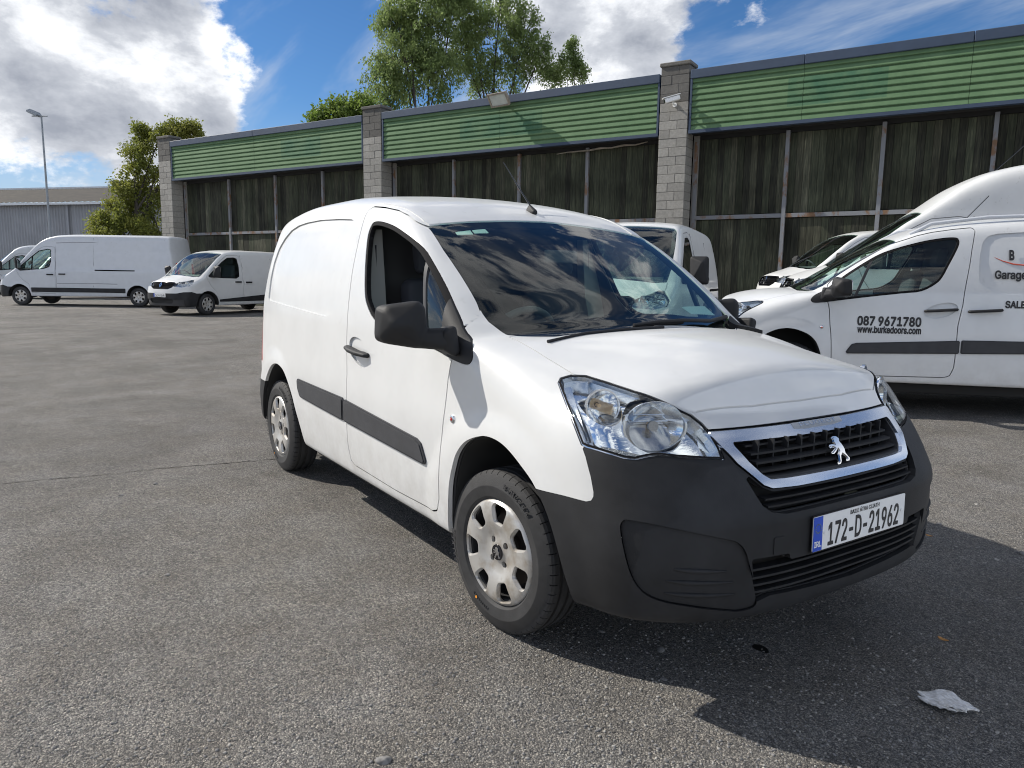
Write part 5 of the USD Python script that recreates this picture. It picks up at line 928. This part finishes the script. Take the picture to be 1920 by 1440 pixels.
# ------------------------------------------------------------------ the other vans
def span_y(S, x, z, s): return abs(S.b.on([[x, s*1.05, z]], (0, s, 0), .5)[0][1])
def big_van(root, S, q, W):
    B = S.b; k = q
    arches = both(side_prism(k['archf'], .5, 1.5))+both(side_prism(k['archr'], .5, 1.5))
    scp = rounded(k['screen'], .03); screen = top_prism(scp, k['zs'], 3.2); wn = rounded(k['win'], .03); win = both(side_prism(wn, .3, 1.6)); door_p = rounded(k['door'], .04); door = both(side_prism(door_p, .45, 1.6))
    lampR = oblique_prism(k['lamp'], k['lampn'], -.3, .3, .012); lamp = lampR+lampR.mirror([0, 1, 0]); gr = front_prism(rounded(k['grille'], .02), .4, 1.4); intake = front_prism(rounded(k['intake'], .02), .4, 1.4); bump = side_prism(rounded(k['bumper'], .02), -2, 2)
    belly = Manifold.cube([12, 1.6, .7], True).translate([-2.5, 0, .13]); rl = both(side_prism(k['rlight'], .5, 1.6)); skin = S.skin
    base = skin-arches-belly
    fr = base^bump
    S.emit('front_bumper', fr-intake-gr-lamp, M['black'], root)
    rb = side_prism([(k['xr']-1, .62), (k['xr']+.25, .62), (k['xr']+.25, .1), (k['xr']-1, .1)], -2, 2)
    S.emit('body_shell', base-bump-screen-win-door-lamp-gr-rb-rl-top_prism(k['hood'], k['zh'], 2.), W, root)
    S.emit('bonnet', (base-bump-lamp-gr-screen-win)^top_prism(Polygon(k['hood']).buffer(-.006), k['zh'], 2.), W, root)
    S.emit('rear_bumper', base^rb, M['black'], root)
    ws = S.emit('windscreen', S.layer(-.008, -.001)^top_prism(scp.buffer(-.004), k['zs'], 3.2), M['glass'], root, -.001)
    S.emit('screen_border', S.layer(-.014, -.009)^top_prism(scp.buffer(-.004).difference(scp.buffer(-.055)), k['zs'], 3.2), M['gloss'], ws, -.009)
    part('grille_back', S.layer(-.06, -.05)^front_prism(Polygon(k['grille']).buffer(.02).union(Polygon(k['intake']).buffer(.02)), .4, 1.4), M['under'], root)
    yy = max(p[0] for p in k['grille'])-.03
    slats(S, k['slats'], yy, .012, .03, .012, M['gloss'], root, 'grille_slat')
    S.emit('grille_surround', (S.layer(-.03, .002)-front_prism(rounded(k['grille'], .02).buffer(-.02), .4, 1.4))^front_prism(rounded(k['grille'], .02).buffer(-.003), .4, 1.4), M['gloss'], root, .002)
    P = B.on([[.9, 0, k['ze']]], (1, 0, 0), .6)[0]; n = B.normal(P[None])[0]
    if k['emblem'] == 'diamond':
        em = extr(Polygon([(0, -.085), (.055, 0), (0, .085), (-.055, 0)]).difference(Polygon([(0, -.042), (.024, 0), (0, .042), (-.024, 0)])), .02)
    else:
        em = CrossSection([[(.075, 0), (.09, 0), (.09, .018), (.075, .018)]], m3.FillRule.NonZero).revolve(40)+Manifold.batch_boolean([Manifold.cube([.012, .08, .012]).translate([-.006, 0, 0]).rotate([0, 0, 120*j]) for j in range(3)], m3.OpType.Add)
    part('front_emblem', place(man2tri(em), P+n*.004, (0, 1, 0), np.cross(n, (0, 1, 0)), n), M['chrome'], root, 30)
    if k.get('plate'): plate(root, B.on([[.9, 0, k['zp']]], (1, 0, 0), .6)[0]+[.005, 0, 0], 0, txt=k['plate'], simple=True)
    half = lambda s: Manifold.cube([30, 6, 30], True).translate([0, s*3, 0])
    for s in (-1, 1):
        mir = (lambda m: m.mirror([0, 1, 0])) if s > 0 else (lambda m: m)
        d = S.emit('front_door', ((base-bump-screen-win)^both(side_prism(door_p.buffer(-.008), .45, 1.6)))^half(s), W, root)
        S.emit('door_glass', S.layer(-.012, -.006)^side_prism(wn.buffer(-.012), s*.3, s*1.6), M['glass'], d, -.006)
        S.emit('window_seal', S.layer(-.02, -.003)^side_prism(wn.buffer(-.003).difference(wn.buffer(-.03)), s*.3, s*1.6), M['rubber'], d, -.003)
        S.emit('quarter_bar', S.layer(-.02, -.002)^side_prism(k['bar'], s*.3, s*1.6), M['rubber'], d, -.002)
        S.emit('mirror_sail', S.layer(-.012, .003)^side_prism(wn.buffer(-.002).intersection(Polygon(k['sail'])), s*.3, s*1.6), M['black'], d, .003)
        for nm, pg in k['mould']: S.emit(nm, S.layer(-.004, .012)^side_prism(rounded(pg, .02), s*.45, s*1.6), M['black'], root, .012)
        for nm, pg in k['panels']: S.emit(nm, S.layer(-.026, -.010)^side_prism(rounded(pg, .07), s*.45, s*1.6), W, root, -.010)
        for pts in k['lines']:
            v = np.array([[x, s*(span_y(S, x, z, s)), z] for x, z in pts]); part('seam', tube(v, .006, 4), M['rubber'], root)
        for x, z in k['handles']:
            y = span_y(S, x, z, s); part('handle', man2tri(rbox(.24, .04, .045, .012).translate([x, s*(y+.012), z])), M['black'], d, 40)
        if k.get('track'): x0, x1, z = k['track']; v = np.array([[x, s*(span_y(S, x, z, s)-.004), z] for x in np.linspace(x0, x1, 6)]); part('door_track', tube(v, .022, 6), M['rubber'], root)
        # lamps
        hl = S.emit('headlight', mir(S.layer(-.004, .002)^oblique_prism(k['lamp'], k['lampn'], -.3, .3, .012, off=-.005)), M['lampglass'], root, .002)
        part('housing', mir(S.layer(-.05, -.043)^oblique_prism(k['lamp'], k['lampn'], -.3, .3, .012, off=-.002)), M['lamp_dark'], hl, 30)
        nn = np.array(k['lampn'], float); nn /= np.linalg.norm(nn)
        for f, r in ((.30, .075), (.68, .06)):
            L = np.array(k['lamp']); c = B.on([L[k['lampa'][0]]*(1-f)+L[k['lampa'][1]]*f], nn, .3)[0]-nn*.03; a = np.array([.9, -.3, .05]); a /= np.linalg.norm(a)
            part('reflector_bowl', mir(cyl(c-a*.04, c+a*.004, r*.5, 28, r)-cyl(c-a*.032, c+a*.02, r*.42, 28, r*1.25)), M['reflector'], hl, 50)
        S.emit('rear_light', (base^rl)^half(s), M['red'], root)
        # mirror
        x, z = k['mirror']; y = span_y(S, x, z, s); c = lambda pts, r: Manifold.batch_hull([Manifold.sphere(r, 14).translate([a, s*b, e]) for a, b, e in pts]); h = k.get('mh', .30)
        hd = c([(x-.07, y+.10, z+.02), (x-.07, y+.27, z+.02), (x-.05, y+.10, z+h), (x-.06, y+.26, z+h), (x, y+.12, z+.05), (x, y+.22, z+h-.05)], .035)+c([(x, y, z+.02), (x-.05, y+.14, z+.06)], .035)
        wm = part('wing_mirror', man2tri(hd), M['black'], d, 50)
        part('mirror_glass', man2tri(rbox(.006, .17, h-.02, .002).translate([x-.108, s*(y+.185), z+.02+h/2-.01])), M['chrome'], wm)
        q_ = side_prism(Polygon(k['archf']).buffer(.006), s*.55, s*.90)-side_prism(Polygon(k['archf']).buffer(-.005), s*.5, s*.95)+side_prism(k['archf'], s*.52, s*.55); part('wheel_well', q_^S.off(-.022), M['under'], root)
        q_ = side_prism(Polygon(k['archr']).buffer(.006), s*.55, s*.90)-side_prism(Polygon(k['archr']).buffer(-.005), s*.5, s*.95)+side_prism(k['archr'], s*.52, s*.55); part('wheel_well', q_^S.off(-.022), M['under'], root)
        for xw in (0, -k['wb']): wheel(root, [xw, s*k['yw'], .322*k['wsc']], s, k.get('steer', 0.) if xw == 0 else 0., spin=.6+xw, detail=False, scale=k['wsc'])
    ins = S.off(-.036)
    part('inner_lining', (S.layer(-.034, -.026)-win-screen-arches-lamp-gr-intake), M['lining'], root)
    part('bulkhead', Manifold.cube([.03, 3, 4], True).translate([k['xb'], 0, 1.2])^ins, M['lining'], root)
    part('cabin_floor', Manifold.cube([abs(k['xb'])-.45, 3, .04], True).translate([(k['xb']-.45)/2, 0, .62])^ins, M['lining'], root)
    part('dashboard', Manifold.batch_hull([Manifold.sphere(.05, 12).translate(p) for y in (-.8, .8) for p in ([k['xd']-.25, y, k['zd']], [k['xd'], y, k['zd']], [k['xd']-.3, y, k['zd']-.3], [k['xd'], y, k['zd']-.3])])^ins, M['cabin'], root, 40)
    rg = trimesh.creation.torus(.21, .018, 28, 8); rg.apply_transform(T.rotation_matrix(math.radians(-50), [0, 1, 0])); rg.apply_translation([k['xd']-.38, -.42, k['zd']+.03]); part('steering_wheel', rg, M['cabin'], root, True)
    for y in (-.42, .42):
        part('seat', (Manifold.batch_hull([Manifold.sphere(.07, 12).translate([k['xb']+x, y+dy, z]) for x, z, wd in ((.25, .85, .2), (.16, 1.45, .17)) for dy in (-wd, wd)])+Manifold.batch_hull([Manifold.sphere(.05, 10).translate([k['xb']+.13, y+dy, z]) for z in (1.60, 1.70) for dy in (-.1, .1)])), M['seat'], root, 40)
    return root
ell = lambda cx, R, z0=.33, a0=-20, lo=.05: [(cx+R*math.cos(math.radians(a)), z0+R*math.sin(math.radians(a))) for a in np.linspace(-12, 192, 26)]+[(cx-R, lo), (cx+R, lo)]
def mirror_poly(h): return h+[(-a, b) for a, b in h[::-1] if abs(a) > 1e-6]
sym_top = lambda h: h+[(a, -b) for a, b in h[::-1] if abs(b) > 1e-6]

TRB = dict(width=[(1.05, .88), (.6, .93), (.3, .95), (0, .955), (-1.5, .96), (-3.3, .955), (-3.9, .94), (-4.3, .92)], tumble=[(0, -.07), (.25, -.035), (.45, -.004), (.8, 0), (1.1, -.012), (1.3, -.04), (1.6, -.095), (1.85, -.155), (2., -.2), (4, -1.3)],
  nose=[(0, .84), (.25, .90), (.45, .94), (.6, .94), (.75, .92), (.9, .87), (1., .81), (1.1, .73), (1.3, .6), (3, .1)], zbot=[(-5, .30), (0, .28), (1.2, .25)], arch=[(0, .38, .03), (-3.098, .38, .02)], ws=(.30, -.78, .74, .16),
  kblend=[(1.2, .06), (.6, .14), (.2, .12), (-.4, .10), (-.9, .16), (-1.5, .16), (-5, .16)], crown=[(1.2, .05), (.5, .07), (.2, .04), (-.5, .015), (-1.2, .03), (-5, .03)], nn=[(0, 2.6), (.5, 2.8), (1., 2.6), (3, 2.6)])
TR_TOP = [(1.1, .7), (.95, .86), (.88, .96), (.8, 1.02), (.62, 1.09), (.45, 1.145), (.30, 1.20), (.2, 1.27), (-.2, 1.54), (-.55, 1.77), (-.75, 1.88), (-.95, 1.945), (-1.3, 1.985), (-2., 2.0), (-3.5, 1.99), (-4., 1.95), (-4.4, 1.85)]
TRAFIC = Body(top=TR_TOP, rear=[(0, -4.05), (.6, -4.07), (1.2, -4.05), (1.9, -3.97), (2.6, -3.9)], **TRB)
HI_B = dict(TRB); HI_B['tumble'] = [(0, -.07), (.25, -.035), (.45, -.004), (.8, 0), (1.1, -.012), (1.3, -.04), (1.6, -.095), (1.9, -.15), (2.2, -.20), (2.5, -.27), (4, -1.4)]; HI_B['kblend'] = [(1.2, .06), (.6, .14), (.2, .12), (-.4, .10), (-.9, .16), (-1.5, .3), (-5, .3)]
HIGH = Body(top=TR_TOP[:8]+[(-.2, 1.54), (-.55, 1.78), (-.75, 1.905), (-.95, 2.05), (-1.3, 2.30), (-1.7, 2.47), (-2.2, 2.56), (-3.2, 2.60), (-4., 2.57), (-4.4, 2.48)], rear=[(0, -4.05), (.6, -4.07), (1.2, -4.05), (1.9, -3.98), (2.6, -3.9)], **HI_B)
SPRINTER = Body(top=[(1.2, .8), (1.0, 1.0), (.92, 1.09), (.75, 1.18), (.55, 1.27), (.40, 1.35), (.30, 1.43), (-.1, 1.78), (-.45, 2.09), (-.65, 2.26), (-.85, 2.40), (-1.1, 2.51), (-1.5, 2.58), (-2.2, 2.60), (-5., 2.59), (-5.6, 2.54), (-6, 2.45)], width=[(1.1, .90), (.6, .96), (.2, .985), (-.5, .995), (-4., .995), (-5.2, .985), (-5.7, .96), (-6, .94)],
  tumble=[(0, -.06), (.3, -.03), (.5, -.003), (1.2, 0), (1.4, -.03), (1.8, -.075), (2.2, -.125), (2.45, -.165), (2.6, -.21), (4, -1.3)], nose=[(0, .9), (.3, .97), (.55, 1.0), (.75, .99), (.95, .93), (1.05, .86), (1.2, .74), (1.5, .55), (3, .1)], rear=[(0, -5.68), (.6, -5.70), (1.5, -5.69), (2.2, -5.62), (2.7, -5.55)], zbot=[(-6, .36), (0, .34), (1.2, .27)],
  arch=[(0, .40, .03), (-4.325, .40, .02)], ws=(.38, -.72, .78, .16), kblend=[(1.2, .06), (.6, .14), (.2, .12), (-.4, .10), (-1., .16), (-1.6, .15), (-6, .15)], crown=[(1.2, .05), (.5, .07), (.2, .04), (-.5, .015), (-1.2, .03), (-6, .03)], nn=[(0, 2.6), (.5, 2.8), (1., 2.6), (3, 2.6)])
TQ = dict(archf=ell(0, .40), archr=ell(-3.098, .40), screen=sym_top([(.325, 0), (.315, .35), (.26, .62), (.16, .775), (-.05, .79), (-.40, .765), (-.70, .725), (-.77, .69), (-.79, .35), (-.80, 0)]), zs=1.1, win=[(-.02, 1.16), (-.12, 1.13), (-1.10, 1.10), (-1.22, 1.16), (-1.26, 1.45), (-1.24, 1.72), (-1.12, 1.755), (-.86, 1.735), (-.62, 1.60), (-.30, 1.37)],
  door=[(-.44, .42), (-.30, .72), (-.14, .86), (-.06, .98), (.02, 1.16), (-.28, 1.42), (-.64, 1.68), (-.86, 1.80), (-1.20, 1.83), (-1.335, 1.80), (-1.36, 1.4), (-1.345, .40)], lamp=[(.62, -.90, .88), (.50, -.92, .96), (.42, -.86, 1.09), (.46, -.80, 1.10), (.60, -.74, 1.06), (.78, -.60, .985), (.84, -.50, .935), (.86, -.46, .87), (.82, -.60, .845), (.76, -.74, .83)], lampn=(.62, -.62, .42), lampa=(1, 6),
  grille=mirror_poly([(0, .775), (.32, .775), (.46, .83), (.54, .95), (.46, .985), (0, 1.0)]), intake=mirror_poly([(0, .36), (.42, .36), (.50, .42), (.46, .50), (0, .50)]), bumper=[(.2, .66), (.40, .66), (.55, .705), (.75, .70), (.86, .66), (1.3, .64), (1.3, .05), (.2, .05)], slats=(.82, .86, .90, .94), ze=.895, emblem='diamond', zp=.60, plate='161-D-15498',
  hood=sym_top([(.885, 0), (.87, .3), (.82, .50), (.62, .72), (.47, .79), (.30, .80), (.155, .79), (.25, .63), (.31, .36), (.32, 0)]), zh=.95, xr=-4.07, rlight=[(-3.99, .95), (-4.3, .95), (-4.3, 1.55), (-3.99, 1.55)], bar=[(-.40, 1.5), (-.44, 1.5), (-.36, 1.0), (-.32, 1.0)], sail=[(.1, 1.0), (-.22, 1.0), (-.20, 1.30), (.1, 1.3)],
  mould=[('side_strip', [(-.42, .40), (-.40, .47), (-2.60, .62), (-2.64, .40)]), ('side_strip', [(-3.56, .40), (-3.55, .62), (-4.0, .64), (-4.0, .42)])], panels=[('cargo_panel', [(-1.52, 1.04), (-1.50, 1.62), (-1.62, 1.74), (-2.45, 1.74), (-2.52, 1.66), (-2.52, 1.04)]), ('cargo_panel', [(-2.74, 1.04), (-2.74, 1.70), (-3.75, 1.72), (-3.84, 1.6), (-3.84, 1.04)])],
  lines=[[(-1.37, .42), (-1.385, 1.0), (-1.39, 1.5), (-1.37, 1.82)], [(-2.63, .68), (-2.63, 1.2), (-2.62, 1.75)]], handles=[(-1.16, 1.0), (-1.58, .99)], track=(-2.70, -3.8, 1.02), mirror=(-.17, 1.14), wb=3.098, yw=.80, wsc=1.03, xb=-1.45, xd=.05, zd=1.16)
SQ = dict(TQ, archf=ell(0, .42, .36), archr=ell(-4.325, .42, .36), screen=sym_top([(.41, 0), (.40, .36), (.34, .64), (.24, .80), (.02, .815), (-.35, .79), (-.62, .755), (-.70, .70), (-.73, .36), (-.74, 0)]), zs=1.25, win=[(.05, 1.32), (-.08, 1.25), (-.95, 1.33), (-1.14, 1.40), (-1.2, 1.6), (-1.2, 2.02), (-1.08, 2.05), (-.74, 1.98), (-.45, 1.75)],
  door=[(-.46, .46), (-.36, .78), (-.16, .92), (-.05, 1.04), (.10, 1.33), (-.28, 1.66), (-.62, 1.95), (-.90, 2.12), (-1.22, 2.15), (-1.33, 2.10), (-1.35, 1.5), (-1.335, .45)], lamp=[(.66, -.92, .93), (.55, -.94, 1.0), (.46, -.88, 1.16), (.50, -.82, 1.19), (.66, -.74, 1.12), (.82, -.58, 1.06), (.84, -.56, .98), (.82, -.68, .92), (.76, -.80, .90)], grille=mirror_poly([(0, .74), (.38, .76), (.46, .88), (.50, 1.0), (.40, 1.03), (0, 1.05)]), intake=mirror_poly([(0, .40), (.5, .40), (.58, .48), (.5, .56), (0, .56)]),
  bumper=[(.2, .68), (.43, .68), (.6, .74), (.8, .72), (1.3, .70), (1.3, .05), (.2, .05)], slats=(.80, .88, .96), ze=.91, emblem='star', zp=.64, plate=None, hood=sym_top([(.95, 0), (.93, .3), (.86, .54), (.68, .74), (.52, .83), (.38, .83), (.24, .815), (.335, .65), (.395, .36), (.405, 0)]), zh=1.02, xr=-5.70, rlight=[(-5.64, 1.0), (-6, 1.0), (-6, 1.6), (-5.64, 1.6)], bar=[(-.50, 1.9), (-.54, 1.9), (-.50, 1.1), (-.46, 1.1)], sail=[(.2, 1.1), (-.16, 1.1), (-.14, 1.42), (.2, 1.6)],
  mould=[('side_strip', [(-.45, .50), (-.44, .66), (-3.88, .66), (-3.88, .50)]), ('side_strip', [(-4.77, .50), (-4.77, .66), (-5.45, .66), (-5.45, .50)])], panels=[('cargo_panel', [(-1.5, 1.3), (-1.5, 2.08), (-2.62, 2.12), (-2.64, 1.3)]), ('cargo_panel', [(-2.85, 1.38), (-2.85, 2.12), (-5.35, 2.12), (-5.45, 2.0), (-5.45, 1.38)])], lines=[[(-1.37, .5), (-1.38, 1.2), (-1.37, 2.0), (-1.36, 2.45)], [(-2.73, .70), (-2.74, 1.5), (-2.73, 2.45)], [(-1.38, 2.26), (-2.7, 2.30), (-5.5, 2.30)], [(-1.4, .82), (-3.6, .82)]], handles=[(-1.16, 1.13), (-1.60, 1.15)], track=(-2.80, -4.25, 1.30), mirror=(-.06, 1.34), mh=.36, wb=4.325, yw=.83, wsc=1.09, xb=-1.45, xd=.10, zd=1.28)
def heading(a, o, away): return math.atan2(a[1], a[0])
def pose_px(px, D, z=None):
    p = from_px(px, D); p[2] = gz(p[0], p[1]) if z is None else z; return p
left_dir = -np.array([rgt[0], rgt[1], 0]); left_dir /= np.linalg.norm(left_dir); near_dir = -np.array([fwd[0], fwd[1], 0]); near_dir /= np.linalg.norm(near_dir)
def turn(deg):
    """heading that many degrees from 'left across the picture' towards the viewer"""
    d = left_dir*math.cos(math.radians(deg))+near_dir*math.sin(math.radians(deg)); return math.atan2(d[1], d[0])
cg = grid
TS = Shell(TRAFIC, grid((-4.2, -1.5, .075), (-1.5, 1.05, .034)), grid((-1.08, 1.08, .038)), grid((.18, 2.1, .036)), .022)
HS_ = Shell(HIGH, grid((-4.2, -1.5, .07), (-1.5, 1.05, .036)), grid((-1.08, 1.08, .040)), grid((.18, 2.78, .038)), .022)
SS = Shell(SPRINTER, grid((-5.9, -1.5, .09), (-1.5, 1.1, .042)), grid((-1.12, 1.12, .044)), grid((.2, 2.75, .042)), .022)
# left: long high roofed van, two more behind its nose, the small van with the diamond badge
sp = pose_px((69, 540), 27.8)
sv = thing('long_van', 'long high roofed pale van parked across the far left, black strip along its side', 'van', sp, turn(-1)); big_van(sv, SS, dict(SQ), M['silver'])
p = pose_px((72, 540), 34.0); instance(sv, 'long_van', 'white high roofed van half hidden behind the nose of the long pale van', 'van', p, turn(50))
p = pose_px((0, 540), 39.0); instance(sv, 'long_van', 'white van cut off by the left edge of the picture', 'van', p, turn(35))
tp_ = pose_px((350, 540), 22.6); tv = thing('small_van', 'white van with black grille and diamond badge parked before the far left bay', 'van', tp_, turn(62)); big_van(tv, TS, dict(TQ, steer=.1), M['white'])
p = pose_px((1140, 540), 9.5); instance(tv, 'small_van', 'white van facing the camera behind the windscreen of the foreground van, black mirror', 'van', p, turn(68))
# right: lettered small van, high roofed van behind it, another nose beyond
RP, RH = np.array([-2.616, 4.352, .135]), 3.875
rv = thing('lettered_van', 'white small van at right lettered with a phone number and web address', 'van', RP, RH); partner_van(rv, PS, False)
def on_side(m, x0, z0, dy=.0015):
    """flat lettering laid on the left flank; reads from front to rear"""
    v = m.vertices; Q = PARTNER.on(np.stack([x0-v[:, 0], np.full(len(v), .9), z0+v[:, 1]], 1), (0, 1, 0), .3); k = m.copy(); k.vertices = Q+np.stack([0*v[:, 0], dy+v[:, 2], 0*v[:, 0]], 1); k.faces = k.faces; return k
def local_px(px, y=.88):
    c, s = math.cos(RH), math.sin(RH); R = np.array([[c, s, 0], [-s, c, 0], [0, 0, 1]]); C = R@(CAM-RP); d = R@(fwd+(px[0]-960)/FPX*rgt-(px[1]-720)/FPX*upv); return C+d*((y-C[1])/d[1])
def letter(name, s, a, b, mat, bold=True, parent=rv, full=None, y=.872, heavy=5):
    """lettering whose left bottom sits at picture point a and whose right top is at b"""
    A, Bp = local_px(a, y), local_px(b, y); t = text(s, Bp[2]-A[2], abs(Bp[0]-A[0]), bold, .0012, heavy); return part(name, on_side(t, A[0], A[2], .002), mat, parent, False)
letter('phone_lettering', '087 9671780', (1607, 610), (1729, 595), M['ink']); letter('web_lettering', 'www.burkedoors.com', (1607, 623.5), (1728, 613.5), M['ink'])
letter('side_lettering', 'Garage Doors', (1867, 523), (1985, 508), M['ink'], y=.845, heavy=4); letter('side_lettering', 'SALES', (1886, 578), (1936, 565), M['ink'], y=.872); letter('logo_letter', 'B', (1897, 488), (1909, 468), M['ink'], y=.84)
A = [local_px(p, .84) for p in ((1870, 482), (1885, 489), (1905, 495), (1930, 497.5), (1960, 495))]; vv_ = np.array([[a[0], span_y(PS, a[0], a[2], 1)-.007, a[2]] for a in A]); part('logo_swoosh', tube(vv_, [.001, .004, .006, .006, .002], 6), M['inkred'], rv, 50)
handle_unit(rv, PS, local_px((1850, 579))[0], .955, 1, M['black'])
for s in (-1, 1):
    P_ = PARTNER.on([[x, s*.60, 1.9] for x in (-.98, -1.15, -1.6, -2.2, -2.8, -3.0)], (0, 0, 1), .5)+[0, 0, .0]; P_[1:-1, 2] += .045; part('roof_rail', tube(P_, .017, 8), M['silver'], rv, 60)
a = PARTNER.on([[-1.55, .1, 1.9]], (0, 0, 1), .4)[0]; part('aerial', tube([a, a+[-.1, 0, .12], a+[-.2, 0, .24]], .004, 6), M['gloss'], rv)
hd = np.array([math.cos(RH), math.sin(RH), 0]); bk = np.array([math.sin(RH), -math.cos(RH), 0])
def behind(off, along): q = RP+bk*off+hd*along; q[2] = gz(q[0], q[1]); return q
hv2 = thing('high_roof_van', 'white high roofed van between the lettered van and the boarded doors', 'van', np.array([-4.24, 7.97, float(gz(-4.24, 7.97))]), RH); big_van(hv2, HS_, dict(TQ, panels=[], plate=None), M['white'])
a = HIGH.on([[-1.75, .2, 2.8]], (0, 0, 1), .6)[0]; part('aerial', tube([a, a+[-.2, 0, .2], a+[-.42, 0, .44]], .005, 6), M['gloss'], hv2)
instance(tv, 'small_van', 'white van nose with dark headlight just showing beyond the high roofed van', 'van', np.array([-7.88, 12.2, float(gz(-7.88, 12.2))]), 4.15)
